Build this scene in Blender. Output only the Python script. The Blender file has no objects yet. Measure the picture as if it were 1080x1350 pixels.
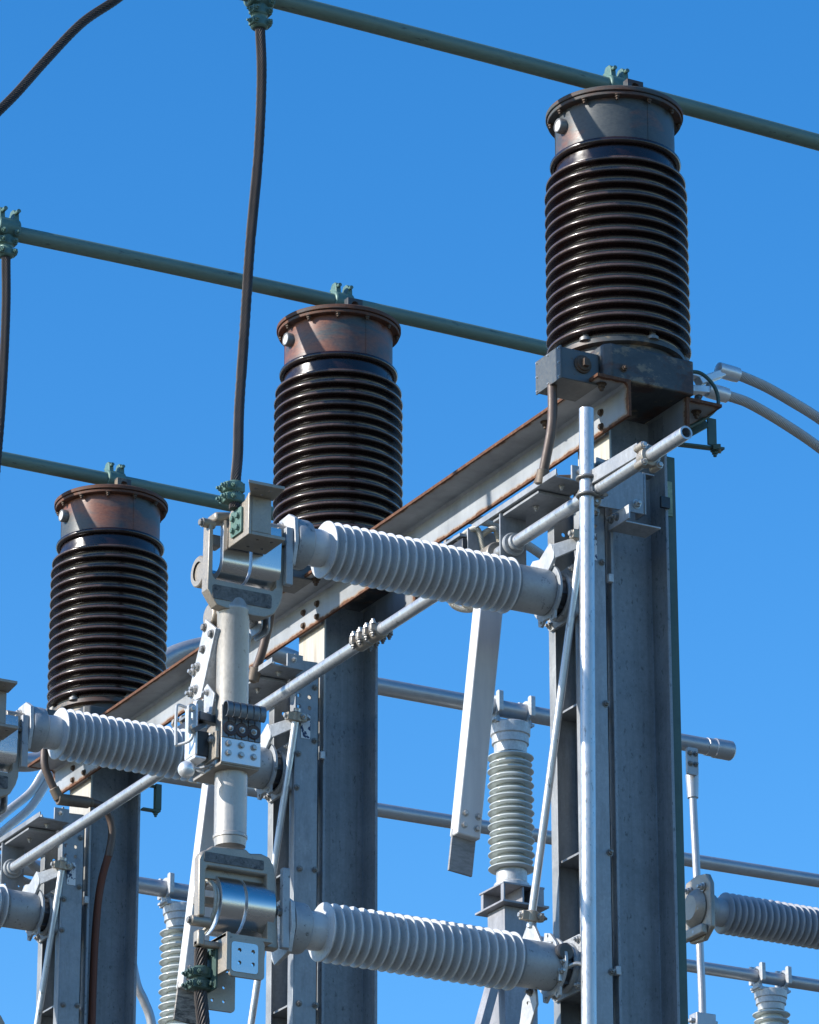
import bpy, bmesh, math, random
from mathutils import Vector, Matrix, geometry

random.seed(4)
ZB = 8.808                 # height of the bushing feet above the ground (m)
S = 2.30964                # phase spacing along the beam (m)
CAM = Vector((-8.35765, -13.66799, -7.10804))   # relative to the foot of the nearest bushing
sc = bpy.context.scene
col = sc.collection
ORG = {}
PI = math.pi

# ------------------------------------------------------------------ materials
def nodes_of(name):
    m = bpy.data.materials.new(name)
    m.use_nodes = True
    nt = m.node_tree
    b = nt.nodes['Principled BSDF']
    return m, nt, b

def N(nt, t, **k):
    n = nt.nodes.new(t)
    for a, v in k.items():
        if a in ('operation', 'blend_type', 'data_type', 'feature', 'musgrave_type', 'wave_type', 'bands_direction', 'clamp', 'use_clamp', 'distance', 'vector_type'):
            setattr(n, a, v)
        else:
            n.inputs[a].default_value = v
    return n

def coords(nt, scale=(1, 1, 1), rnd=True):
    tc = nt.nodes.new('ShaderNodeTexCoord')
    mp = nt.nodes.new('ShaderNodeMapping')
    mp.inputs['Scale'].default_value = scale
    nt.links.new(tc.outputs['Object'], mp.inputs['Vector'])
    if rnd:
        oi = nt.nodes.new('ShaderNodeObjectInfo')
        mu = N(nt, 'ShaderNodeMath', operation='MULTIPLY'); mu.inputs[1].default_value = 31.0
        nt.links.new(oi.outputs['Random'], mu.inputs[0])
        nt.links.new(mu.outputs[0], mp.inputs['Location'])
    return mp.outputs['Vector']

def ramp(nt, fac, stops, interp='LINEAR'):
    r = nt.nodes.new('ShaderNodeValToRGB')
    r.color_ramp.interpolation = interp
    e = r.color_ramp.elements
    while len(e) < len(stops): e.new(0.5)
    for el, (p, c) in zip(e, stops):
        el.position = p
        el.color = (c[0], c[1], c[2], 1) if not isinstance(c, (int, float)) else (c, c, c, 1)
    nt.links.new(fac, r.inputs['Fac'])
    return r.outputs['Color']

def noise(nt, vec, scale, detail=4, rough=.55, dist=0):
    n = nt.nodes.new('ShaderNodeTexNoise')
    n.inputs['Scale'].default_value = scale
    n.inputs['Detail'].default_value = detail
    n.inputs['Roughness'].default_value = rough
    n.inputs['Distortion'].default_value = dist
    nt.links.new(vec, n.inputs['Vector'])
    return n.outputs['Fac']

def mixc(nt, fac, a, b, mode='MIX'):
    m = nt.nodes.new('ShaderNodeMix'); m.data_type = 'RGBA'; m.blend_type = mode
    for s, v in ((0, fac), (6, a), (7, b)):
        if isinstance(v, (int, float)): m.inputs[s].default_value = v
        elif isinstance(v, tuple): m.inputs[s].default_value = (v[0], v[1], v[2], 1)
        else: nt.links.new(v, m.inputs[s])
    return m.outputs[2]

def bump(nt, b, h, strength, dist=.002):
    n = nt.nodes.new('ShaderNodeBump')
    n.inputs['Strength'].default_value = strength
    n.inputs['Distance'].default_value = dist
    nt.links.new(h, n.inputs['Height'])
    nt.links.new(n.outputs['Normal'], b.inputs['Normal'])

def scale_c(c, k): return tuple(min(1, x * k) for x in c)

def metal(name, c, rough=.5, metallic=.5, var=.25, sc_=(1, 1, 1), fine=90, big=7, bumpk=.15, spots=0.0, spotcol=(.05, .045, .04), rv=.1):
    m, nt, b = nodes_of(name)
    v = coords(nt, sc_)
    big_n = noise(nt, v, big, 5, .6)
    fin = noise(nt, v, fine, 3, .6)
    base = ramp(nt, big_n, [(.28, scale_c(c, 1 - var)), (.5, c), (.75, scale_c(c, 1 + var * .7))])
    base = mixc(nt, .35, base, ramp(nt, fin, [(.35, scale_c(c, 1 - var)), (.65, scale_c(c, 1 + var * .6))]))
    if spots:
        sp = noise(nt, v, 38, 6, .7)
        base = mixc(nt, ramp(nt, sp, [(.62 - spots * .12, 0.0), (.70 - spots * .08, 1.0)]), base, spotcol)
    nt.links.new(base, b.inputs['Base Color'])
    rr = ramp(nt, fin, [(.3, max(.02, rough - rv)), (.7, rough + rv)])
    nt.links.new(rr, b.inputs['Roughness'])
    b.inputs['Metallic'].default_value = metallic
    if bumpk: bump(nt, b, fin, bumpk)
    return m

def galvanised(name, c=(.40, .415, .43), metallic=.45, rough=.5, drip=.25, spangle=.06):
    m, nt, b = nodes_of(name)
    v = coords(nt)
    vo = nt.nodes.new('ShaderNodeTexVoronoi'); vo.inputs['Scale'].default_value = 90
    nt.links.new(v, vo.inputs['Vector'])
    sp = ramp(nt, vo.outputs['Color'], [(.2, scale_c(c, 1 - spangle)), (.8, scale_c(c, 1 + spangle))])
    big_n = noise(nt, v, 5, 6, .62)
    base = mixc(nt, ramp(nt, big_n, [(.35, .7), (.68, 0.0)]), sp, scale_c(c, .66))
    mot = noise(nt, coords(nt, (1, 1, .3)), 26, 6, .72)
    base = mixc(nt, ramp(nt, mot, [(.50, 0.0), (.70, .5)]), base, scale_c(c, .5))
    base = mixc(nt, ramp(nt, mot, [(.28, .35), (.42, 0.0)]), base, scale_c(c, 1.5))
    v2 = coords(nt, (16, 16, .9))
    st = noise(nt, v2, 2.2, 5, .65)
    base = mixc(nt, ramp(nt, st, [(.50, 0.0), (.72, drip)]), base, scale_c(c, .38))
    v3 = coords(nt, (1, 1, 1))
    fl = noise(nt, v3, 120, 3, .7)
    base = mixc(nt, ramp(nt, fl, [(.68, 0.0), (.76, .4)]), base, scale_c(c, .35))
    nt.links.new(base, b.inputs['Base Color'])
    nt.links.new(ramp(nt, big_n, [(.3, rough - .1), (.7, rough + .14)]), b.inputs['Roughness'])
    b.inputs['Metallic'].default_value = metallic
    bump(nt, b, noise(nt, v, 160, 2, .5), .10)
    return m

GALV = galvanised('galvanised_steel', (.33, .345, .36))
GALV_DARK = galvanised('weathered_column_zinc', (.27, .285, .30), .35, .52, .45)
GALV_PIPE = metal('galvanised_pipe', (.50, .515, .53), .36, .6, .22, (1, 1, .35), 110, 9, .10, .15, (.2, .2, .2))
GALV_LIGHT = galvanised('bright_zinc_plate', (.52, .53, .535), .35, .5, .12, .12)
CAST = metal('cast_aluminium', (.345, .305, .255), .46, .45, .26, (1, 1, 1), 170, 8, .35, .1, (.2, .19, .18))
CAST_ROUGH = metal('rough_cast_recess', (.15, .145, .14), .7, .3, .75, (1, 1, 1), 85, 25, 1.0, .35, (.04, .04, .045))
TUBE_AL = metal('weathered_aluminium_tube', (.425, .40, .37), .46, .45, .22, (1, 1, .5), 120, 9, .10, .12, (.24, .22, .20))
SHINY = metal('polished_aluminium_strip', (.60, .58, .565), .26, 1.0, .05, (.3, 2, 2), 12, 4, .0, rv=.03)
BRIGHT = metal('bright_aluminium', (.72, .72, .72), .38, .55, .10, (1, 1, 1), 60, 6, .06)
GREY_AL = metal('dull_aluminium_tube', (.40, .405, .42), .42, .55, .14, (1, 1, 1), 60, 4, .06)
CAPM = metal('zinc_cap', (.36, .375, .385), .55, .35, .22, (1, 1, 1), 90, 9, .12, .25, (.12, .125, .13))
DARKM = metal('dark_bearing_steel', (.07, .072, .078), .42, .55, .4, (1, 1, 1), 60, 12, .1)
BOLTM = metal('zinc_bolt', (.45, .44, .42), .38, .7, .2, (1, 1, 1), 60, 20, .05)
BOLT_DARK = metal('weathered_bolt', (.22, .215, .205), .5, .5, .25, (1, 1, 1), 60, 20, .05)
BOLT_RUST = metal('rusty_bolt', (.095, .062, .042), .7, .25, .4, (1, 1, 1), 60, 20, .1)
COPPER_GREEN = metal('green_patina_paint', (.098, .178, .15), .5, .15, .28, (1, 1, 1), 90, 25, .15, .12, (.07, .11, .095))
GREEN_TUBE = metal('green_painted_tube', (.130, .195, .160), .5, .1, .26, (.25, 1, 1), 150, 5, .12, .1, (.05, .07, .06))
GREEN_DARK = metal('dark_green_paint_and_shade', (.055, .10, .085), .5, .1, .3, (1, 1, 1), 70, 9, .1)  # own paint of brackets and duct; painted shade on the lower clamp
STRAND = metal('weathered_copper_strand', (.075, .063, .059), .6, .3, .35, (1, 1, 1), 120, 14, .2)
AL_STRAND = metal('aluminium_strand', (.50, .485, .47), .5, .5, .2, (1, 1, 1), 120, 14, .2)
BRAID = metal('tinned_braid', (.50, .47, .40), .6, .3, .35, (1, 1, 1), 180, 60, .6)
CONDUIT = metal('brown_conduit', (.105, .075, .062), .5, .15, .3, (1, 1, .5), 80, 9, .1, .2, (.16, .06, .03))
FITTING = metal('conduit_fitting', (.16, .125, .095), .6, .3, .3, (1, 1, 1), 80, 15, .2)
RUSTY_RED = metal('rust_red_conduit', (.15, .045, .022), .65, .05, .35, (1, 1, .2), 80, 7, .1)
SILICONE_SHADE = metal('shaded_grey_silicone', (.36, .37, .39), .38, 0.0, .08, (1, 1, 1), 60, 9, .03, .02, (.24, .24, .24))  # same silicone darkened: shade on the second-row insulator put into its colour
SILICONE = metal('grey_silicone', (.535, .54, .54), .33, 0.0, .07, (1, 1, 1), 60, 9, .03, .02, (.34, .34, .33))
PALE_GLAZE = metal('pale_grey_glaze', (.50, .53, .512), .16, 0.0, .06, (1, 1, 1), 50, 5, .02)
BG_STEEL = galvanised('support_column_zinc', (.34, .345, .37), .3, .55, .25)
FINGER = metal('dull_contact_strip', (.17, .18, .19), .45, .65, .2, (1, 1, 1), 80, 20, .08)
WASHER = metal('brown_washer', (.07, .045, .04), .45, .4, .3, (1, 1, 1), 60, 20, .05)
BLACKM = metal('black_housing', (.03, .032, .035), .4, .1, .3, (1, 1, 1), 60, 20, .05)
GLASSY = metal('sight_glass_face', (.72, .71, .66), .2, .1, .1, (1, 1, 1), 60, 20, .02)

def porcelain():
    m, nt, b = nodes_of('brown_glazed_porcelain')
    v = coords(nt)
    n = noise(nt, v, 6, 4, .6)
    c = ramp(nt, n, [(.3, (.012, .006, .006)), (.7, (.022, .011, .010))])
    dust = noise(nt, v, 22, 6, .7)
    ge = nt.nodes.new('ShaderNodeNewGeometry'); sx = nt.nodes.new('ShaderNodeSeparateXYZ'); nt.links.new(ge.outputs['Normal'], sx.inputs[0])
    up = nt.nodes.new('ShaderNodeMapRange'); up.inputs['From Min'].default_value = -.72; up.inputs['From Max'].default_value = -.25
    nt.links.new(sx.outputs['Z'], up.inputs['Value'])
    tc = nt.nodes.new('ShaderNodeTexCoord'); fl = N(nt, 'ShaderNodeVectorMath', operation='MULTIPLY'); fl.inputs[1].default_value = (1, 1, 0)
    ln = N(nt, 'ShaderNodeVectorMath', operation='LENGTH'); nt.links.new(tc.outputs['Object'], fl.inputs[0]); nt.links.new(fl.outputs[0], ln.inputs[0])
    rm = nt.nodes.new('ShaderNodeMapRange'); rm.inputs['From Min'].default_value = .258; rm.inputs['From Max'].default_value = .270
    nt.links.new(ln.outputs['Value'], rm.inputs['Value'])
    d0 = N(nt, 'ShaderNodeMath', operation='MULTIPLY'); nt.links.new(up.outputs[0], d0.inputs[0]); nt.links.new(rm.outputs[0], d0.inputs[1])  # dust only on the lips, so shade in gaps and undersides is painted
    du = N(nt, 'ShaderNodeMath', operation='MULTIPLY'); nt.links.new(d0.outputs[0], du.inputs[0]); nt.links.new(ramp(nt, dust, [(.30, .45), (.7, .95)]), du.inputs[1])
    c = mixc(nt, du.outputs[0], c, (.098, .064, .055))
    nt.links.new(c, b.inputs['Base Color'])
    nt.links.new(ramp(nt, dust, [(.35, .17), (.75, .36)]), b.inputs['Roughness'])
    b.inputs['Coat Weight'].default_value = .1
    b.inputs['Coat Roughness'].default_value = .14
    bump(nt, b, noise(nt, v, 14, 3, .5), .06, .004)
    return m
PORC = porcelain()

def head_paint(name, rusty):
    """slate grey paint; object colour (red channel) says how much primer shows through"""
    m, nt, b = nodes_of(name)
    v = coords(nt, (1, 1, 2.6))
    oi = nt.nodes.new('ShaderNodeObjectInfo')
    sep = nt.nodes.new('ShaderNodeSeparateColor'); nt.links.new(oi.outputs['Color'], sep.inputs[0])
    n = noise(nt, v, 3.4, 5, .58, .4)
    ad = N(nt, 'ShaderNodeMath', operation='ADD'); nt.links.new(n, ad.inputs[0])
    of = N(nt, 'ShaderNodeMath', operation='MULTIPLY_ADD'); of.inputs[1].default_value = .36; of.inputs[2].default_value = -.18
    nt.links.new(sep.outputs[0], of.inputs[0]); nt.links.new(of.outputs[0], ad.inputs[1])
    fin = noise(nt, v, 55, 5, .7)
    slate = ramp(nt, fin, [(.3, (.040, .046, .049)), (.7, (.070, .078, .079))])
    red = ramp(nt, fin, [(.3, (.12, .043, .025)), (.7, (.225, .085, .048))])
    brown = ramp(nt, fin, [(.3, (.045, .019, .011)), (.7, (.155, .058, .027))])
    c = mixc(nt, ramp(nt, ad.outputs[0], [(.47, 0.0), (.62, 1.0)]), slate, brown if rusty else red)
    nt.links.new(c, b.inputs['Base Color'])
    nt.links.new(ramp(nt, fin, [(.3, .38 if not rusty else .6), (.7, .55 if not rusty else .85)]), b.inputs['Roughness'])
    bump(nt, b, fin, .5 if rusty else .12, .003)
    return m
HEAD = head_paint('head_tank_paint', False)
RIM = head_paint('rusty_rim', True)

def base_paint():
    m, nt, b = nodes_of('flaking_base_paint')
    v = coords(nt, (1, 1, 1.6))
    n = noise(nt, v, 6, 7, .68, .6)
    n2 = noise(nt, v, 17, 6, .7)
    slate = ramp(nt, n2, [(.3, (.030, .034, .037)), (.7, (.062, .067, .068))])
    tan_ = ramp(nt, n2, [(.3, (.15, .11, .07)), (.7, (.27, .21, .14))])
    rust = ramp(nt, n2, [(.3, (.03, .014, .010)), (.7, (.095, .04, .022))])
    c = mixc(nt, ramp(nt, n, [(.52, 0.0), (.60, .9)]), slate, rust)
    c = mixc(nt, ramp(nt, noise(nt, v, 9, 7, .72), [(.54, 0.0), (.62, .85)]), c, tan_)
    nt.links.new(c, b.inputs['Base Color'])
    b.inputs['Roughness'].default_value = .5
    bump(nt, b, n2, .35, .003)
    return m
BASEP = base_paint()
BOXP = metal('slate_box_paint', (.085, .094, .098), .45, .1, .15, (1, 1, 1), 60, 6, .08, .05, (.1, .06, .04))

def beam_steel():
    """galvanised angle whose free edges have rusted: the rust follows the edge and is broken by noise"""
    m, nt, b = nodes_of('rust_edged_galvanised_angle')
    v = coords(nt, (1, 1, 1), False)
    tc = nt.nodes.new('ShaderNodeTexCoord')
    at = nt.nodes.new('ShaderNodeAttribute'); at.attribute_name = 'edge'
    n = noise(nt, v, 14, 7, .72)
    n2 = noise(nt, v, 60, 5, .7)
    big_n = noise(nt, v, 4, 6, .6)
    c = (.33, .345, .36)
    st = noise(nt, coords(nt, (12, 12, 1.2), False), 2, 5, .6)
    z = ramp(nt, big_n, [(.3, scale_c(c, .72)), (.5, c), (.75, scale_c(c, 1.25))])
    z = mixc(nt, ramp(nt, st, [(.45, 0.0), (.75, .35)]), z, scale_c(c, .55))
    rust = ramp(nt, n2, [(.3, (.055, .020, .011)), (.55, (.125, .050, .022)), (.78, (.24, .11, .048))])
    # edge attribute: 1 at the rusted edges, 0 away from them
    ma = N(nt, 'ShaderNodeMath', operation='MULTIPLY_ADD'); ma.inputs[1].default_value = 1.25; ma.inputs[2].default_value = -.62
    nt.links.new(n, ma.inputs[0])
    ad = N(nt, 'ShaderNodeMath', operation='ADD')
    nt.links.new(at.outputs['Fac'], ad.inputs[0]); nt.links.new(ma.outputs[0], ad.inputs[1])
    mask = ramp(nt, ad.outputs[0], [(.58, 0.0), (.72, 1.0)])
    stain = ramp(nt, ad.outputs[0], [(.30, 0.0), (.64, .8)])
    c1 = mixc(nt, stain, z, (.33, .21, .11))
    c2 = mixc(nt, mask, c1, rust)
    nt.links.new(c2, b.inputs['Base Color'])
    nt.links.new(ramp(nt, mask, [(0, .5), (1, .85)]), b.inputs['Roughness'])
    nt.links.new(ramp(nt, mask, [(0, .35), (1, .0)]), b.inputs['Metallic'])
    bump(nt, b, n2, .25, .003)
    return m
BEAM = beam_steel()

def column_face():
    """column zinc with the tan wash that the rusting beam has left below it"""
    m, nt, b = nodes_of('stained_column_zinc')
    v = coords(nt)
    c = (.245, .265, .285)
    big_n = noise(nt, v, 4.5, 7, .65)
    fin = noise(nt, v, 70, 4, .7)
    base = ramp(nt, big_n, [(.3, scale_c(c, .62)), (.5, c), (.7, scale_c(c, 1.3))])
    base = mixc(nt, .4, base, ramp(nt, fin, [(.3, scale_c(c, .70)), (.7, scale_c(c, 1.28))]))
    st = noise(nt, coords(nt, (22, 22, .7)), 1.8, 6, .65)
    base = mixc(nt, ramp(nt, st, [(.47, 0.0), (.75, .5)]), base, scale_c(c, .5))
    dk = noise(nt, coords(nt, (1, 1, .45)), 60, 4, .75)
    base = mixc(nt, ramp(nt, dk, [(.58, 0.0), (.68, .8)]), base, scale_c(c, .3))
    tc = nt.nodes.new('ShaderNodeTexCoord'); sx = nt.nodes.new('ShaderNodeSeparateXYZ')
    nt.links.new(tc.outputs['Object'], sx.inputs[0])
    top = nt.nodes.new('ShaderNodeMapRange')
    top.inputs['From Min'].default_value = ZB - 1.0; top.inputs['From Max'].default_value = ZB - .42
    nt.links.new(sx.outputs['Z'], top.inputs['Value'])
    lf = nt.nodes.new('ShaderNodeMapRange')
    lf.inputs['From Min'].default_value = -.112; lf.inputs['From Max'].default_value = -.118
    nt.links.new(sx.outputs['X'], lf.inputs['Value'])
    mu = N(nt, 'ShaderNodeMath', operation='MULTIPLY'); nt.links.new(top.outputs[0], mu.inputs[0]); nt.links.new(lf.outputs[0], mu.inputs[1])
    sn = noise(nt, coords(nt, (30, 30, 1.6)), 2, 6, .7)
    tan_ = ramp(nt, sn, [(.27, (.36, .23, .11)), (.42, (.50, .45, .36)), (.7, (.56, .53, .47))])
    base = mixc(nt, mu.outputs[0], base, tan_)
    nt.links.new(base, b.inputs['Base Color'])
    nt.links.new(ramp(nt, big_n, [(.3, .46), (.7, .64)]), b.inputs['Roughness'])
    b.inputs['Metallic'].default_value = .25
    bump(nt, b, fin, .08)
    return m
COLUMN = column_face()

def blade_paint():
    m, nt, b = nodes_of('pale_blade_aluminium')
    v = coords(nt, (6, 6, .6))
    n = noise(nt, v, 4, 5, .6)
    c = ramp(nt, n, [(.3, (.52, .53, .54)), (.7, (.64, .64, .63))])
    sm = noise(nt, coords(nt, (1, 1, 1)), 9, 6, .6)
    c = mixc(nt, ramp(nt, sm, [(.55, 0.0), (.75, .3)]), c, (.40, .40, .41))
    nt.links.new(c, b.inputs['Base Color'])
    b.inputs['Roughness'].default_value = .5; b.inputs['Metallic'].default_value = .25
    return m
BLADE = blade_paint()

def worn_tongue(name, c1, c2):
    m, nt, b = nodes_of(name)
    n = noise(nt, coords(nt, (1, 1, 3)), 16, 7, .75, .5)
    nt.links.new(ramp(nt, n, [(.36, c1), (.60, c2)]), b.inputs['Base Color'])
    b.inputs['Roughness'].default_value = .55; b.inputs['Metallic'].default_value = .3
    return m
TONGUE = worn_tongue('worn_contact_tongue', (.19, .19, .19), (.30, .30, .30))
TONGUE_BLACK = worn_tongue('black_flaking_tongue', (.02, .022, .024), (.34, .31, .27))

def sticker():
    m, nt, b = nodes_of('weathered_label')
    v = coords(nt)
    n = noise(nt, coords(nt, (1, 1, .6)), 60, 2, .5)
    c = ramp(nt, n, [(.40, (.015, .03, .09)), (.43, (.015, .03, .09)), (.46, (.68, .70, .72))])
    nt.links.new(c, b.inputs['Base Color']); b.inputs['Roughness'].default_value = .5
    return m
STICKER = sticker()

def gravel():
    m, nt, b = nodes_of('yard_gravel')
    tc = nt.nodes.new('ShaderNodeTexCoord')
    vo = nt.nodes.new('ShaderNodeTexVoronoi'); vo.inputs['Scale'].default_value = 28
    nt.links.new(tc.outputs['Object'], vo.inputs['Vector'])
    c = ramp(nt, vo.outputs['Color'], [(.1, (.06, .057, .05)), (.5, (.105, .10, .088)), (.9, (.17, .16, .145))])
    big_n = noise(nt, tc.outputs['Object'], .2, 5, .6)
    c = mixc(nt, ramp(nt, big_n, [(.4, 0.0), (.7, .5)]), c, (.06, .07, .035))
    nt.links.new(c, b.inputs['Base Color']); b.inputs['Roughness'].default_value = .9
    bump(nt, b, vo.outputs['Distance'], .8, .03)
    return m
GRAVEL = gravel()

# ------------------------------------------------------------------ mesh builder
def catmull(pts, n=10):
    P = [Vector(p) for p in pts]
    P = [P[0] * 2 - P[1]] + P + [P[-1] * 2 - P[-2]]
    out = []
    for i in range(1, len(P) - 2):
        a, b, c, d = P[i - 1:i + 3]
        for k in range(n):
            t = k / n
            out.append(.5 * ((2 * b) + (c - a) * t + (2 * a - 5 * b + 4 * c - d) * t * t + (3 * b - a - 3 * c + d) * t ** 3))
    out.append(P[-2].copy())
    return out

def basis(axis):
    n = Vector(axis).normalized()
    u = n.cross(Vector((0, 0, 1)))
    if u.length < .05: u = n.cross(Vector((0, 1, 0)))
    u.normalize()
    return u, n.cross(u).normalized(), n

class MB:
    def __init__(self): self.v = []; self.f = []; self.e = []
    def add(self, vs, fs, edge=0.0):
        o = len(self.v)
        self.v += [Vector(p) for p in vs]; self.e += [edge] * len(vs)
        self.f += [tuple(i + o for i in f) for f in fs]
        return self
    def box(self, x0, x1, y0, y1, z0, z1):
        vs = [(x, y, z) for x in (x0, x1) for y in (y0, y1) for z in (z0, z1)]
        return self.add(vs, [(0, 1, 3, 2), (4, 6, 7, 5), (0, 4, 5, 1), (2, 3, 7, 6), (0, 2, 6, 4), (1, 5, 7, 3)])
    def bar(self, a, b, w, h, up=(0, 0, 1), taper=None):
        a = Vector(a); b = Vector(b); n = (b - a).normalized(); up = Vector(up)
        s = n.cross(up).normalized(); u = s.cross(n).normalized()
        w2, h2 = taper or (w, h)
        vs = []
        for p, ww, hh in ((a, w, h), (b, w2, h2)):
            for i, j in ((-1, -1), (1, -1), (1, 1), (-1, 1)): vs.append(p + s * ww / 2 * i + u * hh / 2 * j)
        return self.add(vs, [(3, 2, 1, 0), (4, 5, 6, 7), (0, 1, 5, 4), (1, 2, 6, 5), (2, 3, 7, 6), (3, 0, 4, 7)])
    def loft(self, rings, cap=True, closed=True):
        m = len(rings[0]); vs = [p for r in rings for p in r]; fs = []
        for i in range(len(rings) - 1):
            for j in range(m if closed else m - 1):
                k = (j + 1) % m
                fs.append((i * m + j, i * m + k, (i + 1) * m + k, (i + 1) * m + j))
        if cap:
            fs.append(tuple(reversed(range(m)))); fs.append(tuple((len(rings) - 1) * m + j for j in range(m)))
        return self.add(vs, fs)
    def lathe(self, o, axis, prof, n=40, cap=True):
        u, w, a = basis(axis); o = Vector(o)
        rings = [[o + a * t + (u * math.cos(2 * PI * k / n) + w * math.sin(2 * PI * k / n)) * max(r, 1e-4) for k in range(n)] for r, t in prof]
        return self.loft(rings, cap)
    def cyl(self, a, b, r, n=24, r2=None):
        a = Vector(a); b = Vector(b)
        return self.lathe(a, b - a, [(r, 0), (r if r2 is None else r2, (b - a).length)], n)
    def torus(self, c, axis, R, r, n=48, m=12):
        u, w, a = basis(axis); c = Vector(c); vs = []; fs = []
        for i in range(n):
            d = u * math.cos(2 * PI * i / n) + w * math.sin(2 * PI * i / n)
            for j in range(m):
                vs.append(c + d * (R + r * math.cos(2 * PI * j / m)) + a * r * math.sin(2 * PI * j / m))
        for i in range(n):
            for j in range(m):
                k = (i + 1) % n; l = (j + 1) % m
                fs.append((i * m + j, k * m + j, k * m + l, i * m + l))
        return self.add(vs, fs)
    def sphere(self, c, r, n=24):
        return self.lathe(Vector(c) - Vector((0, 0, r)), (0, 0, 1), [(r * math.sin(PI * k / n), r - r * math.cos(PI * k / n)) for k in range(n + 1)], n * 2, False)
    def tube(self, pts, r, n=16, lobes=0, depth=.12, pitch=.25, smooth=True, div=10):
        P = catmull(pts, div) if smooth and len(pts) > 2 else [Vector(p) for p in pts]
        if lobes:                                   # resample so that the lay of the strands stays even
            Q = [P[0]]; step = pitch / 14
            for p in P[1:]:
                L = (p - Q[-1]).length
                k = max(1, int(L / step)); q0 = Q[-1].copy()
                for j in range(1, k + 1): Q.append(q0.lerp(p, j / k))
            P = Q; n = lobes * 4
        rings = []; t0 = (P[1] - P[0]).normalized(); u, w, _ = basis(t0); run = 0
        for i, p in enumerate(P):
            t = (P[min(i + 1, len(P) - 1)] - P[max(i - 1, 0)]).normalized()
            ax = t0.cross(t)
            if ax.length > 1e-7:
                R = Matrix.Rotation(t0.angle(t), 3, ax.normalized()); u = R @ u
            u = (u - t * u.dot(t)).normalized(); w = t.cross(u); t0 = t
            if i: run += (p - P[i - 1]).length
            ring = []
            for k in range(n):
                a = 2 * PI * k / n; rr = r
                if lobes:
                    rr = r * (1 - depth * (1 - abs(math.cos(a * lobes / 2))))
                    a += 2 * PI * run / pitch
                ring.append(p + (u * math.cos(a) + w * math.sin(a)) * rr)
            rings.append(ring)
        return self.loft(rings)
    def prism(self, poly, o, U, V, t, holes=()):
        """flat plate: outline and holes as (u, v) pairs in the plane o + uU + vV, thickness t along U x V"""
        o = Vector(o); U = Vector(U); V = Vector(V); W = U.cross(V).normalized() * t
        loops = [[Vector((p[0], p[1], 0)) for p in poly]] + [[Vector((p[0], p[1], 0)) for p in h] for h in holes]
        tri = geometry.tessellate_polygon(loops)
        flat = [p for l in loops for p in l]; m = len(flat)
        vs = [o + U * p.x + V * p.y for p in flat] + [o + U * p.x + V * p.y + W for p in flat]
        fs = []
        for a, b, c in tri:
            if len({a, b, c}) < 3: continue
            fs.append((a, b, c)); fs.append((c + m, b + m, a + m))
        k = 0
        for l in loops:
            for i in range(len(l)):
                j = (i + 1) % len(l); fs.append((k + i, k + j, k + j + m, k + i + m))
            k += len(l)
        return self.add(vs, fs)
    def ribbon(self, path, t, o, U, V, width):
        """bent strap: a centre line in the plane (U, V), thickness t, extruded 'width' along U x V"""
        P = [Vector((a, b)) for a, b in path]; L = []; R = []
        for i, p in enumerate(P):
            d = (P[min(i + 1, len(P) - 1)] - P[max(i - 1, 0)]).normalized(); n = Vector((-d.y, d.x))
            L.append(p + n * t / 2); R.append(p - n * t / 2)
        o = Vector(o); U = Vector(U); V = Vector(V); W = U.cross(V).normalized() * width
        rings = []
        for i in range(len(P)):
            a = o + U * L[i].x + V * L[i].y; b = o + U * R[i].x + V * R[i].y
            rings.append([a, b, b + W, a + W])
        return self.loft(rings)
    def build(self, name, mat, parent=None, origin=None, bevel=0, angle=32, end_mat=None):
        root = parent
        while root is not None and root.parent is not None: root = root.parent
        o = Vector(ORG[root.name]) if root is not None else Vector(origin if origin is not None else self.v[0])
        me = bpy.data.meshes.new(name)
        me.from_pydata([p - o for p in self.v], [], self.f)
        bm = bmesh.new(); bm.from_mesh(me)
        bmesh.ops.recalc_face_normals(bm, faces=bm.faces)
        bm.to_mesh(me); bm.free()
        me.polygons.foreach_set('use_smooth', [True] * len(me.polygons))
        me.set_sharp_from_angle(angle=math.radians(angle))
        me.materials.append(mat)
        if end_mat:
            me.materials.append(end_mat)
            for pl in me.polygons:
                if abs(pl.normal.x) > .9: pl.material_index = 1
        ob = bpy.data.objects.new(name, me); col.objects.link(ob)
        if parent is not None: ob.parent = parent
        else:
            ob.location = o + Vector((0, 0, ZB)); ORG[ob.name] = o
        if bevel:
            bv = ob.modifiers.new('bevel', 'BEVEL'); bv.width = bevel; bv.segments = 2
            bv.limit_method = 'ANGLE'; bv.angle_limit = math.radians(40)
        return ob

def tag(o, label, cat, group=None, kind=None):
    if label: o['label'] = label
    if cat: o['category'] = cat
    if group: o['group'] = group
    if kind: o['kind'] = kind
    return o

def thing(name, label, cat, base, group=None):
    o = bpy.data.objects.new(name, None); col.objects.link(o)
    o.empty_display_size = .1
    o.location = Vector(base) + Vector((0, 0, ZB)); ORG[o.name] = Vector(base)
    return tag(o, label, cat, group)

def dup(root, dy, label, colour=None):
    def cp(o, par):
        c = o.copy(); col.objects.link(c)
        if par is not None: c.parent = par
        if colour and o.type == 'MESH': c.color = colour if not o.name.startswith('flange_lid') else (1.0, 0, 0, 1)
        for ch in list(o.children): cp(ch, c)
        return c
    r = cp(root, None)
    r.location = root.location + Vector((0, dy, 0)); ORG[r.name] = ORG[root.name] + Vector((0, dy, 0))
    r['label'] = label
    return r

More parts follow.
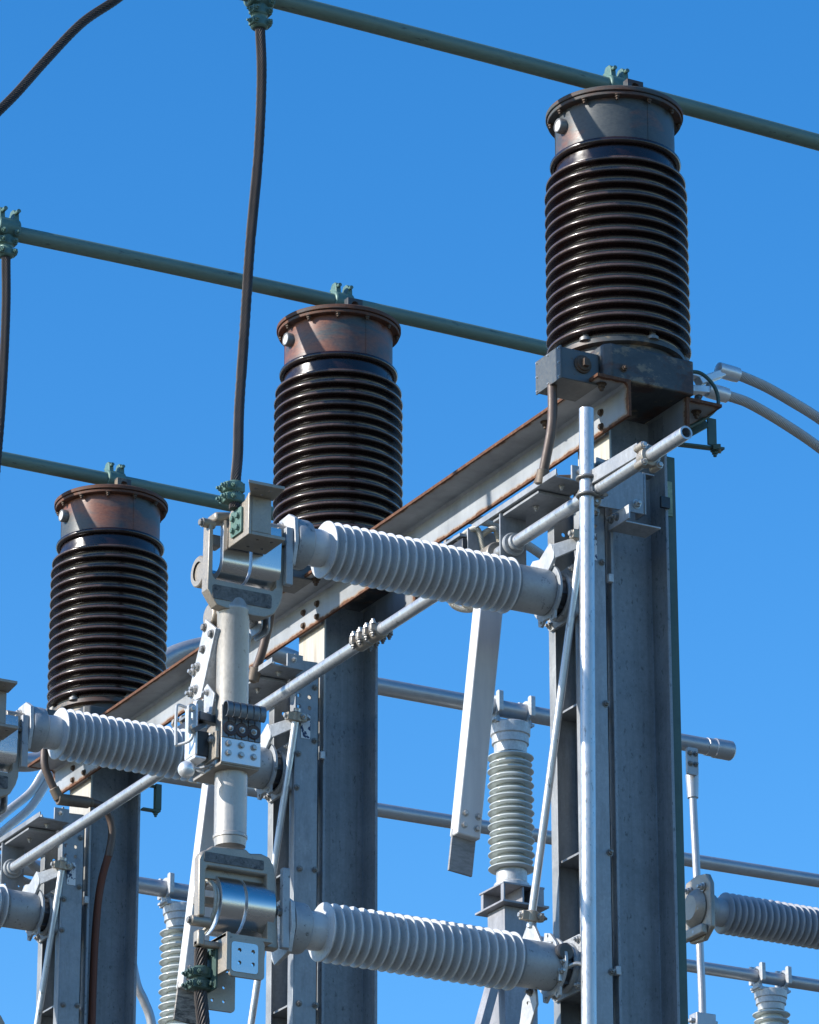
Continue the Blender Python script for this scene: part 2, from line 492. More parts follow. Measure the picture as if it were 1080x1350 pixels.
# shared bolt meshes: unit = head radius 1
def _bolt_mesh(name, mat, nub):
    m = MB()
    m.lathe((0, 0, 0), (0, 0, 1), [(1.35, 0), (1.35, .22)], 18)
    m.lathe((0, 0, .22), (0, 0, 1), [(1.0, 0), (1.0, .75), (.8, .9)], 6)
    if nub: m.lathe((0, 0, 1.1), (0, 0, 1), [(.55, 0), (.55, .7), (.45, .8)], 10)
    me = bpy.data.meshes.new(name); me.from_pydata([tuple(p) for p in m.v], [], m.f)
    bm = bmesh.new(); bm.from_mesh(me); bmesh.ops.recalc_face_normals(bm, faces=bm.faces); bm.to_mesh(me); bm.free()
    me.polygons.foreach_set('use_smooth', [True] * len(me.polygons)); me.set_sharp_from_angle(angle=math.radians(30))
    me.materials.append(mat); return me
BM = {}
def bolt(parent, p, d, r=.01, mat=None, nub=False, name='bolt'):
    mat = mat or BOLTM
    key = (mat.name, nub)
    if key not in BM: BM[key] = _bolt_mesh('bolt', mat, nub)
    root = parent
    while root.parent is not None: root = root.parent
    o = bpy.data.objects.new(name, BM[key]); col.objects.link(o)
    o.parent = parent
    o.location = Vector(p) - Vector(ORG[root.name])
    o.rotation_euler = Vector(d).to_track_quat('Z', 'Y').to_euler()
    o.scale = (r, r, r)
    return o

def circ(c, r, n=14): return [(c[0] + r * math.cos(2 * PI * k / n), c[1] + r * math.sin(2 * PI * k / n)) for k in range(n)]
def rrect(x0, x1, y0, y1, r, n=5):
    out = []
    for cx, cy, a0 in ((x1 - r, y1 - r, 0), (x0 + r, y1 - r, 90), (x0 + r, y0 + r, 180), (x1 - r, y0 + r, 270)):
        for k in range(n + 1):
            a = math.radians(a0 + 90 * k / n); out.append((cx + r * math.cos(a), cy + r * math.sin(a)))
    return out
X, Y, Z = Vector((1, 0, 0)), Vector((0, 1, 0)), Vector((0, 0, 1))
PH = ('nearest the camera, at the right of the photo', 'middle of the three', 'farthest away, at the left of the photo')

# ------------------------------------------------------------------ setting
g = MB(); R0 = 3000
g.add([(-R0, -R0, -ZB), (R0, -R0, -ZB), (R0, R0, -ZB), (-R0, R0, -ZB)], [(0, 1, 2, 3)])
tag(g.build('ground', GRAVEL, origin=(0, 0, -ZB)), 'pale gravel of the switchyard far below the steelwork', 'ground', kind='structure')

# ------------------------------------------------------------------ bushings
def shed_profile(zc, rt, r0=.236):
    q = .0088
    arc = [(rt - q + q * math.cos(a), zc + q * math.sin(a)) for a in [math.radians(80 - 17 * k) for k in range(11)]]
    return [(r0, zc + .022), (r0 + .010, zc + .0165)] + arc + [(r0 + .012, zc - .0085), (r0 + .003, zc - .0105), (r0, zc - .015)]

def make_bushing():
    t = thing('bushing', 'brown ribbed bushing with a mostly slate grey head, rightmost of the three', 'bushing', (0, 0, -.302), 'brown bushings standing along the beam')
    m = MB(); prof = [(.02, -.075), (.236, -.075)]
    for k in range(14, -1, -1):
        zc = .66 - .0505 * k
        prof += list(reversed(shed_profile(zc, .277 if k else .272)))
    prof += [(.236, .69), (.234, .70), (.2335, .765), (.02, .766)]
    m.lathe((0, 0, 0), Z, prof, 128); m.build('porcelain_column', PORC, t, angle=50)
    m = MB().torus((0, 0, .747), Z, .2415, .0140, 96, 14); m.build('collar_ring', PORC, t)
    m = MB().lathe((0, 0, 0), Z, [(.05, .766), (.232, .766), (.232, .936), (.05, .936)], 96)
    for a in (-.05, 2.0, 4.1):
        d = Vector((-math.sin(a), -math.cos(a), 0))
        m.bar(d * .2325 + Z * .768, d * .2325 + Z * .935, .006, .003, d)
    hd = m.build('head_tank', HEAD, t)
    m = MB().lathe((0, 0, 0), Z, [(.2, .934), (.260, .934), (.262, .936), (.262, .947), (.255, .9475), (.255, .9495), (.267, .950), (.2685, .952), (.2685, .966), (.264, .970), (.18, .9735), (.02, .976)], 96)
    fl = m.build('flange_lid', RIM, t)
    hd.color = (.28, 0, 0, 1); fl.color = (.55, 0, 0, 1)
    for k in range(12):
        a = math.radians(28.5 + 30 * k)
        d = Vector((-math.sin(a), -math.cos(a), 0))
        bolt(fl, d * .250 + Z * .935, (0, 0, -1), .0102, BOLT_RUST, True)
    d = Vector((-math.sin(math.radians(90)), -math.cos(math.radians(90)), 0)); p = d * .228 + Z * .868
    m = MB().lathe(p, d, [(.030, 0), (.030, .026), (.027, .031), (.022, .031), (.022, .028)], 28, False); gs = m.build('sight_gauge', BOLT_DARK, t)
    MB().lathe(p, d, [(.023, .026), (.023, .029), (.012, .0295), (.001, .0295)], 24).build('glass', GLASSY, gs)
    # lifting lug with its eye, on the lid
    out = [(-.036, 0), (.036, 0), (.036, .046), (-.036, .046)]
    m = MB().prism(out, (-.037, -.222, .972), X, Z, -.034, [[(-.017, .003)] + [(.017 * math.cos(a), .016 + .016 * math.sin(a)) for a in [PI - PI * k / 10 for k in range(11)]] + [(.017, .003)]])
    m.build('lifting_lug', BASEP, t, bevel=.002)
    m = MB().lathe((0, 0, 0), Z, [(.1, -.075), (.246, -.075), (.252, -.080), (.252, -.098), (.24, -.101), (.225, -.102), (.225, -.160), (.1, -.16)], 80)
    m.build('foot_flange', BASEP, t)
    for a in (62, 105, 0, 180, 240, 300):
        d = Vector((-math.sin(math.radians(a)), -math.cos(math.radians(a)), 0))
        c = MB(); c.lathe(d * .244 + Z * -.082, Z, [(.024, 0), (.024, .012), (.015, .014), (.012, .03), (.006, .03)], 18)
        c.build('hold_down_clamp', BOLT_DARK, t)
    m = MB()
    m.prism([(-.215, -.30), (.145, -.30), (.145, .24), (-.10, .24), (-.24, .12), (-.24, -.275)], (0, 0, -.300), X, Y, .140)
    bx = m.build('base_box', BASEP, t, bevel=.006)
    bolt(bx, (-.165, -.300, -.255), (0, -1, 0), .0115, BOLT_RUST, True)
    bolt(bx, (.152, -.15, -.115), (1, 0, 0), .016, BOLT_DARK, True)
    m = MB().box(-.405, -.242, -.252, -.075, -.322, -.196); tb = m.build('terminal_box', BOXP, t, bevel=.003)
    MB().box(-.412, -.4055, -.256, -.071, -.326, -.192).build('cover', BOXP, tb, bevel=.0015)
    for (y, z) in ((-.245, -.202), (-.245, -.259), (-.245, -.316), (-.165, -.316), (-.082, -.316), (-.082, -.259), (-.082, -.202), (-.165, -.202)):
        bolt(tb, (-.412, y, z), (-1, 0, 0), .0042, BOLTM, False, 'screw')
    m = MB().lathe((-.315, -.252, -.252), (0, -1, 0), [(.036, 0), (.036, .008), (.028, .010), (.028, .018), (.012, .02)], 26)
    m.box(-.327, -.303, -.288, -.268, -.268, -.238); m.build('plug', BOLT_RUST, tb, bevel=.002)
    return t
b0 = make_bushing()
dup(b0, S, 'brown ribbed bushing with a head of worn red primer, middle of the three', (.72, 0, 0, 1))
dup(b0, 2 * S, 'brown ribbed bushing with a rusty brown head rim, leftmost of the three', (.58, 0, 0, 1))

# ------------------------------------------------------------------ overhead tubes, their clamps and the drops
TZ = 1.095
def tube_clamp_mesh(x0, y0, w):
    """split clamp gripping the tube with two ears on top"""
    m = MB()
    m.lathe((x0 - w / 2, y0, TZ), X, [(.040, 0), (.046, .006), (.046, w - .006), (.040, w)], 26)
    for dx in (-w / 2 + .018, w / 2 - .018):
        m.prism([(-.030, .02), (.030, .02), (.024, .075), (.014, .086), (-.014, .086), (-.024, .075)], (x0 + dx - .012, y0, TZ), Y, Z, .024)
    return m
TILT = (-.010, .004, -.004)
TUBE_LABELS = ('green overhead tube running above the rightmost bushing', 'green overhead tube crossing above the middle bushing', 'green overhead tube crossing above the leftmost bushing')
for i in range(3):
    t = thing('overhead_tube', TUBE_LABELS[i], 'busbar', (0, i * S, TZ), 'green tubes overhead')
    x0 = (-3.2, -1.66, -3.2)[i]; x1 = (5.2, 1.33, 1.22)[i]
    dz = lambda x: TILT[i] * x - .0037 * x * x
    MB().tube([(x0 + (x1 - x0) * k / 12, i * S, TZ + dz(x0 + (x1 - x0) * k / 12)) for k in range(13)], .0335, 40, div=3).build('tube', GREEN_TUBE, t)
    cl = thing('tube_support', ('green support clamp on the rightmost bushing lid', 'green support clamp on the middle bushing lid', 'green support clamp on the leftmost bushing lid')[i], 'clamp', (0, i * S, .974), 'clamps holding tubes on bushings')
    m = tube_clamp_mesh(.012, i * S, .092)
    m.box(-.034, .058, i * S - .03, i * S + .03, .992, TZ - .03); m.box(-.06, .084, i * S - .045, i * S + .045, .9742, .993)
    m.build('clamp_body', COPPER_GREEN, cl, bevel=.003)
    for dx in (-.016, .040):
        m = MB().cyl((dx, i * S - .042, TZ + .066), (dx, i * S + .04, TZ + .066), .0085, 12); m.build('bolt', COPPER_GREEN, cl)

def drop_connector(i, x):
    t = thing('tube_connector', ('green bolted connector above the drop cable at the top edge', 'green bolted connector on the tube at the left edge')[i], 'connector', (x, i * S, TZ), 'connectors joining tubes and drop cables')
    m = tube_clamp_mesh(x, i * S, .10); m.build('clamp_body', COPPER_GREEN, t, bevel=.003)
    for dx in (-.03, .03):
        m = MB().cyl((x + dx, i * S - .055, TZ + .066), (x + dx, i * S + .05, TZ + .066), .009, 12); m.build('bolt', COPPER_GREEN, t)
        for q in (-.030,):
            bolt(t, (x + dx, i * S - .045, TZ + q), (0, -1, 0), .0105, COPPER_GREEN, True)
    # grip round the cable head, two keeper plates, four bolts
    m = MB().lathe((x, i * S, .962), Z, [(.026, 0), (.034, .006), (.034, .032), (.028, .04), (.028, .05), (.034, .056), (.034, .085), (.028, .1)], 20)
    m.box(x - .040, x + .040, i * S - .030, i * S + .012, .97, .996); m.box(x - .040, x + .040, i * S - .030, i * S + .012, 1.018, 1.046)
    m.build('cable_grip', COPPER_GREEN, t, bevel=.003)
    for z in (.983, 1.032):
        for dx in (-.027, .027): bolt(t, (x + dx, i * S - .030, z), (0, -1, 0), .0105, COPPER_GREEN, True)
        bolt(t, (x - .04, i * S - .01, z), (-1, 0, 0), .009, COPPER_GREEN, True)
drop_connector(0, -1.552); drop_connector(1, -1.566)

def cable(name, pts, r, mat, lobes, label, group=None, pitch=.22, depth=.20, base=None):
    m = MB().tube(pts, r, lobes=lobes, depth=depth, pitch=pitch)
    return tag(m.build(name, mat, origin=base or pts[0], angle=60), label, 'cable', group)
DROP = [(-1.549, 0, 1.02), (-1.548, 0, .963), (-1.539, 0, .767), (-1.548, 0, .45), (-1.577, 0, .071), (-1.600, -.01, -.27), (-1.640, -.055, -.62), (-1.665, -.10, -.82), (-1.690, -.135, -.945), (-1.696, -.140, -1.056)]
cable('drop_cable', DROP, .0195, STRAND, 15, 'long dark stranded cable hanging down from the top edge', 'dark stranded drop cables', .26)
cable('drop_cable', [(-1.566, S, 1.02), (-1.564, S, .943), (-1.557, S, .754), (-1.558, S, .479), (-1.566, S, .2), (-1.585, S, -.15), (-1.64, S - .055, -.62), (-1.69, S - .135, -.945), (-1.696, S - .140, -1.056)], .0195, STRAND, 15, 'short visible dark cable hanging at the left edge under a green connector', 'dark stranded drop cables', .26)
cable('drop_cable', [(-1.25, 1.2, 2.02), (-1.443, 1.2, 1.816), (-1.591, 1.2, 1.647), (-1.744, 1.2, 1.498), (-1.897, 1.2, 1.291), (-2.022, 1.2, 1.11), (-2.145, 1.2, .947), (-2.266, 1.2, .754), (-2.45, 1.2, .4)], .0195, STRAND, 15, 'dark cable slanting across the top left corner of the sky', 'dark stranded drop cables', .30)

# ------------------------------------------------------------------ steel beam and columns
def angle_member(pts, y0, y1, edges):
    """rolled angle: closed section in x,z swept along y, with a vertex value that is 1 on the rusted edges"""
    sec = []
    for i, a in enumerate(pts):
        b = pts[(i + 1) % len(pts)]; a = Vector(a); b = Vector(b); n = max(1, int((b - a).length / .012))
        sec += [a.lerp(b, k / n) for k in range(n)]
    ys = sorted(set([y0 + k * .012 for k in range(6)] + [y1 - k * .012 for k in range(6)] + [y0 + .06 + (y1 - y0 - .12) * k / 60 for k in range(61)]))
    m = MB().loft([[Vector((p.x, y, p.y)) for p in sec] for y in ys])
    def val(p):
        d = min([abs(p.x - e) if ax == 'x' else abs(p.z - e) for ax, e in edges] + [abs(p.y - y0) * .6, abs(p.y - y1) * .6])
        return max(0, 1 - d / .03)
    return m, val
def put_edge(o, m, val):
    at = o.data.attributes.new('edge', 'FLOAT', 'POINT')
    for k, p in enumerate(m.v): at.data[k].value = val(p)

t = thing('beam', 'long rust edged galvanised angle beam running down to the left under the bushings', 'beam', (-.143, -.315, -.447))
m, val = angle_member([(-.287, -.302), (-.143, -.302), (-.143, -.447), (-.155, -.447), (-.155, -.324), (-.165, -.314), (-.287, -.314)], -.315, 4.85, [('x', -.287), ('z', -.447)])
o = m.build('angle', BEAM, t); put_edge(o, m, val)
for i in range(3):
    for y in (-.118, .005):
        for z in (-.364, -.422): bolt(t, (-.155, i * S + y, z), (-1, 0, 0), .0115, BOLT_RUST, False)
    MB().box(-.1427, -.1223, i * S - .10, i * S + .10, -.44, -.318).build('packing_plate', GALV, t)
    for y in (-.255, .16): bolt(t, (-.235, i * S + y, -.314), (0, 0, -1), .015, BOLT_RUST, True)
CLIP = ('short angle bracket beside the right column under the rightmost bushing', 'tan stained angle bracket behind the middle column under the middle bushing', 'angle bracket behind the left column under the leftmost bushing')
for i in range(3):
    y0 = (-.28, -.46, -.28)[i]
    t = thing('angle_bracket', CLIP[i], 'bracket', (.13, i * S + y0, -.435), 'angle brackets behind the columns')
    m, val = angle_member([(.122, -.302), (.280, -.302), (.280, -.314), (.142, -.314), (.134, -.322), (.134, -.425), (.122, -.425)], i * S + y0, i * S + .28, [('x', .280)])
    o = m.build('angle', BEAM, t); put_edge(o, m, val)
    bolt(t, (.215, i * S - .2 if i != 1 else i * S - .25, -.314), (0, 0, -1), .015, BOLT_RUST, True)

COLS = ('wide galvanised column under the rightmost bushing', 'galvanised column under the middle bushing', 'galvanised column with a rust red conduit under the leftmost bushing')
for i in range(3):
    y = i * S; m = MB()
    sec = [(-.122, -.115), (-.110, -.115), (-.110, -.006), (.121, -.006), (.121, -.115), (.1335, -.115), (.1335, .115), (.121, .115), (.121, .006), (-.110, .006), (-.110, .115), (-.122, .115)]
    m.loft([[Vector((a, y + b, z)) for a, b in sec] for z in (-ZB + .004, -.3155)])
    o = m.build('column', COLUMN, origin=(0, y, -ZB), bevel=.0025)
    tag(o, COLS[i], 'column', 'steel columns under the beam')

# ------------------------------------------------------------------ switch base: two channels on each column
def make_base():
    t = thing('mounting_frame', 'pair of vertical channels with bearings on the right column', 'mounting frame', (-.2, 0, -3.1), 'paired channels on the columns')
    holes = [circ((x, z), .0085, 12) for x in (-.238, -.190) for z in (-.783, -.831)]
    for s in (-1, 1):
        m = MB(); yo = .120 * s
        out = [(-.250, -3.1), (-.1465, -3.1), (-.1465, -.640), (-.155, -.624), (-.250, -.628)]
        m.prism(out, (0, yo, 0), X, Z, .0065 * s, holes)             # web (its thickness runs inwards)
        m.box(-.2565, -.2500, min(yo, yo - .047 * s), max(yo, yo - .047 * s), -3.1, -.628)
        m.box(-.1530, -.1465, min(yo, yo - .047 * s), max(yo, yo - .047 * s), -3.1, -.640)
        m.build('channel', GALV, t, bevel=.0015)
    for z in (-1.52, -2.09, -2.60):
        MB().box(-.245, -.145, -.112, .112, z - .004, z + .004).build('cross_plate', GALV, t)
    MB().box(-.262, -.254, -.125, -.085, -.66, -.605).build('top_plate', GALV, t, bevel=.001)
    for x, z in ((-.166, -.737), (-.166, -.970), (-.241, -1.038), (-.247, -1.184), (-.160, -1.524), (-.154, -2.093), (-.230, -1.53), (-.24, -2.45), (-.156, -2.54), (-.228, -2.095)):
        bolt(t, (x, -.120, z), (0, -1, 0), .0105, BOLT_DARK, True)
    for z in (-1.029, -2.535):
        m = MB().box(-.143, -.1225, -.134, -.112, z - .016, z + .016); m.build('clip', GALV_LIGHT, t, bevel=.002)
    MB().box(-.230, -.187, -.1225, -.1205, -.967, -.860).build('label', STICKER, t)
    for zc in (-1.088, -2.512):
        # square bearing plate with a housing ring, on the front of the channels
        m = MB().prism(rrect(-.105, .105, zc - .105, zc + .105, .02), (-.2575, 0, 0), Y, Z, -.0125, [circ((0, zc), .052, 24)])
        bp = m.build('bearing_plate', CAPM, t, bevel=.0015)
        MB().lathe((-.27, 0, zc), (-1, 0, 0), [(.060, 0), (.092, 0), (.092, .012), (.085, .020), (.078, .020), (.072, .012), (.060, .012)], 44, False).build('bearing_ring', CAPM, bp)
        for y in (-.085, .085):
            for dz in (-.085, .085): bolt(bp, (-.2705, y, zc + dz), (-1, 0, 0), .0115, BOLTM, True)
    # shelf that carries the drive shaft bearing
    m = MB().box(-.408, -.257, -.195, .30, -.7005, -.693); m.box(-.4145, -.4083, -.215, .42, -.7005, -.676)
    sh = m.build('shelf_angle', GALV, t, bevel=.0015)
    m = MB().box(-.400, -.262, -.06, .28, -.716, -.7045); m.build('shelf_plate', GALV, sh, bevel=.0015)
    for y in (-.13, .06): bolt(sh, (-.34, y, -.7165 if y > 0 else -.7010), (0, 0, -1), .010, BOLTM, True)
    for y in (-.17, .10): bolt(sh, (-.385, y, -.693), (0, 0, 1), .010, BOLTM, True)
    MB().box(-.33, -.2572, -.190, -.180, -.70, -.635).build('end_plate', GALV, sh, bevel=.0015)
    bolt(sh, (-.30, -.190, -.66), (0, -1, 0), .010, BOLTM, True)
    m = MB().prism(rrect(-.412, -.300, -.925, -.703, .006), (0, .213, 0), X, Z, .008, [circ((-.36, -.825), .028, 20)] + [circ((x, -.90), .005, 8) for x in (-.39, -.322)])
    hp = m.build('shaft_hanger', GALV, t, bevel=.0015)
    MB().lathe((-.36, .190, -.825), Y, [(.028, .0), (.042, .0), (.046, .004), (.046, .020), (.028, .020)], 32, False).build('shaft_bushing', CAPM, hp)
    return t
base0 = make_base()
dup(base0, S, 'pair of vertical channels with bearings on the middle column')
dup(base0, 2 * S, 'pair of vertical channels with bearings on the left column')

# ------------------------------------------------------------------ rotating insulators
def make_insulator(zc, lower, label):
    t = thing('insulator', label, 'insulator', (-.33, 0, zc), 'grey ribbed horizontal insulators')
    m = MB(); prof = [(.01, -1.336), (.066, -1.336), (.070, -1.290)]
    for k in range(22):
        x = -1.263 + .0361 * k
        prof += [(.067, x - .0085), (.0695, x - .0075), (.1000, x - .0032), (.1035, x - .0036), (.1054, x - .0022), (.1060, x + .0002), (.1052, x + .0026), (.1030, x + .0034), (.099, x + .0026), (.082, x + .0045), (.070, x + .010), (.067, x + .016)]
    prof += [(.069, -.490), (.01, -.488)]
    m.lathe((0, 0, zc), X, prof, 72); m.build('shed_column', SILICONE, t, angle=55)
    m = MB().lathe((0, 0, zc), X, [(.03, -.493), (.073, -.493), (.076, -.490), (.0845, -.482), (.0865, -.474), (.0865, -.345), (.084, -.338), (.03, -.338)], 48)
    m.build('rear_cap', CAPM, t)
    m = MB().lathe((0, 0, zc), X, [(.03, -1.405), (.088, -1.405), (.091, -1.400), (.091, -1.352), (.088, -1.343), (.080, -1.337), (.066, -1.3345), (.03, -1.3335)], 48)
    m.build('front_cap', CAPM, t)
    # front flange plate and keeper
    a = .10
    m = MB().prism([(-.055, -.105), (.05, -.13), (.075, -.10), (.085, .0), (.075, .07), (.045, .095), (-.03, .098), (-.075, .07), (-.085, -.02)], (-1.423, 0, zc), Y, Z, .016)
    fp = m.build('front_flange', GALV_LIGHT, t, bevel=.002)
    m = MB().box(-1.452, -1.4235, -.070, -.045, zc - .19 if not lower else zc - .10, zc + .03 if not lower else zc + .19)
    m.build('keeper_bar', CAPM, fp, bevel=.003)
    bolt(fp, (-1.424, .03, zc + .065), (-1, 0, 0), .015, BOLTM, True); bolt(fp, (-1.4525, -.055, zc - .03 if not lower else zc + .03), (-1, 0, 0), .012, BOLT_DARK, False)
    # rear flange disc with its ears, rotor behind it
    out = []
    for k in range(40):
        a = 2 * PI * k / 40; r = .106
        d = min(abs((a - b + PI) % (2 * PI) - PI) for b in (math.radians(250), math.radians(290)))
        if d < .16: r = .130
        out.append((r * math.cos(a), r * math.sin(a)))
    m = MB().prism(out, (-.337, 0, zc), Y, Z, .011, [circ((.112 * math.cos(math.radians(b)), .112 * math.sin(math.radians(b))), .006, 8) for b in (250, 290)])
    rf = m.build('rear_flange', GALV_LIGHT if lower else CAPM, t, bevel=.0015)
    m = MB().lathe((0, 0, zc), X, [(.02, -.325), (.074, -.325), (.074, -.268), (.02, -.268)], 36)
    for k in range(8):
        a = 2 * PI * k / 8 + .2
        m.bar((-.32, .074 * math.cos(a), zc + .074 * math.sin(a)), (-.27, .074 * math.cos(a), zc + .074 * math.sin(a)), .012, .014)
    m.build('rotor', DARKM, t)
    if not lower:
        m = MB().prism([(.105, -1.0), (.10, -.955), (.07, -.935), (.02, -.945), (-.055, -.905), (-.085, -.925), (-.085, -.975), (-.03, -1.02), (-.01, -1.09), (.06, -1.08)], (-.352, 0, 0), Y, Z, .013)
        lv = m.build('lever', GALV_LIGHT, rf, bevel=.002)
        m = MB().bar((-.350, -.078, -.948), (-.268, -.135, -.912), .011, .056, Z, (.011, .045)); m.build('lever_arm', GALV_LIGHT, rf, bevel=.002)
    else:
        m = MB().prism([(.195, -2.385), (.135, -2.318), (.110, -2.318), (.085, -2.35), (.045, -2.412), (.023, -2.416), (.019, -2.387), (-.02, -2.398), (-.06, -2.44), (-.085, -2.50), (-.04, -2.56), (.10, -2.52)], (-.352, 0, 0), Y, Z, .012,
                       [circ((-.005, -2.405), .006, 8), circ((-.035, -2.44), .006, 8)])
        m.build('lever', GALV_LIGHT, rf, bevel=.002)
        m = MB().prism([(.065, -2.575), (.126, -2.618), (.141, -2.676), (.17, -2.76), (.10, -2.76), (.024, -2.654), (.031, -2.60)], (-.384, 0, 0), Y, Z, .010, [circ((.09, -2.635), .006, 8)])
        lk = m.build('stop_link', GALV_LIGHT, rf, bevel=.002)
        bolt(lk, (-.384, .065, -2.60), (-1, 0, 0), .012, BOLT_DARK, True); bolt(lk, (-.384, .14, -2.73), (-1, 0, 0), .014, BOLTM, True)
        m = MB().lathe((-.330, -.045, zc + .038), (0, -1, -.1), [(.034, 0), (.034, .05), (.028, .055)], 22); m.build('damper', DARKM, t)
        m = MB().tube([(-.335, -.075, zc - .03), (-.30, -.11, zc - .01), (-.27, -.135, zc - .02)], .008); m.cyl((-.34, -.07, zc - .07), (-.34, -.07, zc + .0), .010)
        m.build('adjuster_link', BOLTM, t)
        for z in (-.035, 0.0): bolt(t, (-.34, -.08, zc + z), (0, -1, 0), .011, BOLTM, True)
    return t
ins_up = make_insulator(-1.082, False, 'upper grey ribbed insulator on the right column, across the photo centre')
make_insulator(-2.518, True, 'lower grey ribbed insulator on the right column, near the bottom edge')
dup(ins_up, S, 'grey ribbed insulator on the middle column, in front of the leftmost bushing foot')
dup(ins_up, 2 * S, 'grey insulator on the left column, only its end cap visible at the left edge')

# connecting rods between upper and lower levers
def make_rod():
    t = thing('connecting_rod', 'slanting thin connecting rod beside the right column', 'rod', (-.35, .115, -2.33), 'slanting connecting rods')
    a = Vector((-.262, -.150, -.855)); b = Vector((-.352, .118, -2.34)); d = (b - a).normalized()
    MB().cyl(a, b, .0150, 22).build('tube', GALV_PIPE, t)
    for p, q in ((a + d * .035, -1), (b - d * .04, 1)):
        u, w, n = basis(d)
        m = MB().lathe(p - d * .022, d, [(.016, 0), (.024, .003), (.024, .041), (.016, .044)], 20)
        m.bar(p + X * -.045, p + X * .045, .03, .034, d)
        c = m.build('end_clamp', CAST, t, bevel=.003)
        bolt(c, p + X * -.045, (-1, 0, 0), .010, BOLTM, False); bolt(c, p + X * .045 , (1, 0, 0), .010, BOLT_DARK, True); bolt(c, p + Y * -.02 + X * .024, (0, -1, 0), .009, BOLTM, True)
    return t
rod0 = make_rod()
dup(rod0, S, 'slanting thin connecting rod in front of the middle column')
dup(rod0, 2 * S, 'slanting thin connecting rod in front of the left column')

# ------------------------------------------------------------------ switch blade with its yokes (hero piece)
def make_blade():
    t = thing('disconnector', 'vertical aluminium switch blade with cast yokes between the two large insulators', 'switch blade', (-1.625, 0, -2.75), 'vertical switch blades')
    x0, r = -1.625, .0575
    m = MB().lathe((x0, 0, 0), Z, [(.04, -2.262), (.054, -2.262), (r, -2.235), (r + .003, -2.232), (r + .003, -2.222), (r, -2.218), (r, -1.395), (r + .0025, -1.391), (r + .0025, -1.381), (r, -1.377), (r - .006, -1.355), (r - .02, -1.325), (.03, -1.32)], 56)
    m.build('blade_tube', TUBE_AL, t)
    # ---- upper yoke
    sx, sz = -.022, -.018
    P = [(-1.724, -1.065), (-1.728, -1.318), (-1.710, -1.345), (-1.690, -1.372), (-1.655, -1.378), (-1.60, -1.380), (-1.55, -1.388), (-1.50, -1.386), (-1.462, -1.365), (-1.440, -1.325), (-1.430, -1.29), (-1.418, -1.03), (-1.450, -1.03), (-1.456, -1.265), (-1.47, -1.280), (-1.698, -1.276), (-1.709, -1.262), (-1.709, -1.065)]
    m = MB().prism([(a + sx, b + sz) for a, b in P], (0, -.045, 0), X, Z, -.050)
    y1 = m.build('upper_yoke', CAST, t, bevel=.006)
    Q = rrect(-1.708, -1.475, -1.350, -1.297, .008)
    m = MB().prism([(a + sx, b + sz) for a, b in Q], (0, -.0455, 0), X, Z, .0025); m.build('cast_panel', CAST_ROUGH, y1, bevel=.001)
    m = MB().box(-1.72, -1.675, -.002, .05, -1.150, -1.105); m.build('cross_bar', CAST, y1, bevel=.006)
    m = MB().bar((-1.732, -.03, -1.062), (-1.665, -.03, -1.050), .07, .034); m.build('top_strap', CAST, y1, bevel=.009)
    m = MB().cyl((-1.766, -.03, -1.082), (-1.72, -.03, -1.082), .017, 20); pin = m.build('pivot_pin', CAST, y1, bevel=.002)
    bolt(pin, (-1.766, -.03, -1.082), (-1, 0, 0), .013, BOLT_DARK, False)
    m = MB().lathe((-1.748, .045, -1.240), X, [(.036, 0), (.054, 0), (.058, .004), (.058, .03), (.036, .03)], 32, False); m.lathe((-1.745, .045, -1.240), X, [(.001, .004), (.040, .004), (.040, .03)], 32, False)
    m.build('side_roller', CAST, y1)
    m = MB().cyl((-1.50, -.005, -1.045), (-1.425, -.005, -1.045), .022, 20); m.build('hinge_pin', CAST, y1, bevel=.003)
    # laminated J strips: several leaves, each bent round the same centre
    def j_path(k, up=True):
        rr = .062 - .0052 * k
        pts = [(-rr, .15)] + [(-rr - (.004 if k < 3 else .0), .10), (-rr, .03)] + [(-rr * math.cos(a), -rr * math.sin(a)) for a in [PI * j / 16 for j in range(0, 15)]]
        return pts
    for xa, xb in ((-1.698, -1.594), (-1.582, -1.468)):
        m = MB()
        for k in range(5): m.ribbon(j_path(k), .0044, (xb, .004, -1.212), Y, Z, xa - xb)
        m.build('laminated_strip', SHINY, t, end_mat=BRIGHT)
    # ---- terminal bracket (Z shaped) with holes
    hole = lambda pts: [circ(p, .006, 10) for p in pts]
    m = MB()
    m.prism([(-1.668, -.225), (-1.535, -.225), (-1.535, -.068), (-1.668, -.068)], (0, 0, -1.176), X, Y, .013, hole([(-1.625, -.185), (-1.57, -.185), (-1.625, -.11), (-1.57, -.11)]))
    m.box(-1.668, -1.592, -.226, -.213, -1.163, -1.030)
    m.prism([(-1.735, -.330), (-1.592, -.330), (-1.580, -.213), (-1.668, -.213)], (0, 0, -1.0298), X, Y, .012, hole([(-1.690, -.29), (-1.63, -.29), (-1.64, -.245)]))
    tb = m.build('terminal_bracket', CAST, t, bevel=.004)
    m = MB().prism([(-.227, -1.178), (-.066, -1.178), (-.066, -1.055), (-.085, -1.040), (-.19, -1.040), (-.227, -1.018)], (-1.669, 0, 0), Y, Z, -.013)
    m.build('side_plate', CAST, tb, bevel=.003)
    # ---- lower yoke
    sx2, sz2 = -.024, -.02
    P = [(-1.738, -2.52), (-1.740, -2.305), (-1.730, -2.288), (-1.705, -2.276), (-1.69, -2.262), (-1.56, -2.255), (-1.545, -2.268), (-1.50, -2.262), (-1.468, -2.272), (-1.450, -2.300), (-1.440, -2.36), (-1.430, -2.60), (-1.474, -2.60), (-1.478, -2.338), (-1.706, -2.338), (-1.714, -2.352), (-1.714, -2.52)]
    m = MB().prism([(a + sx2, b + sz2) for a, b in P], (0, -.045, 0), X, Z, -.042)
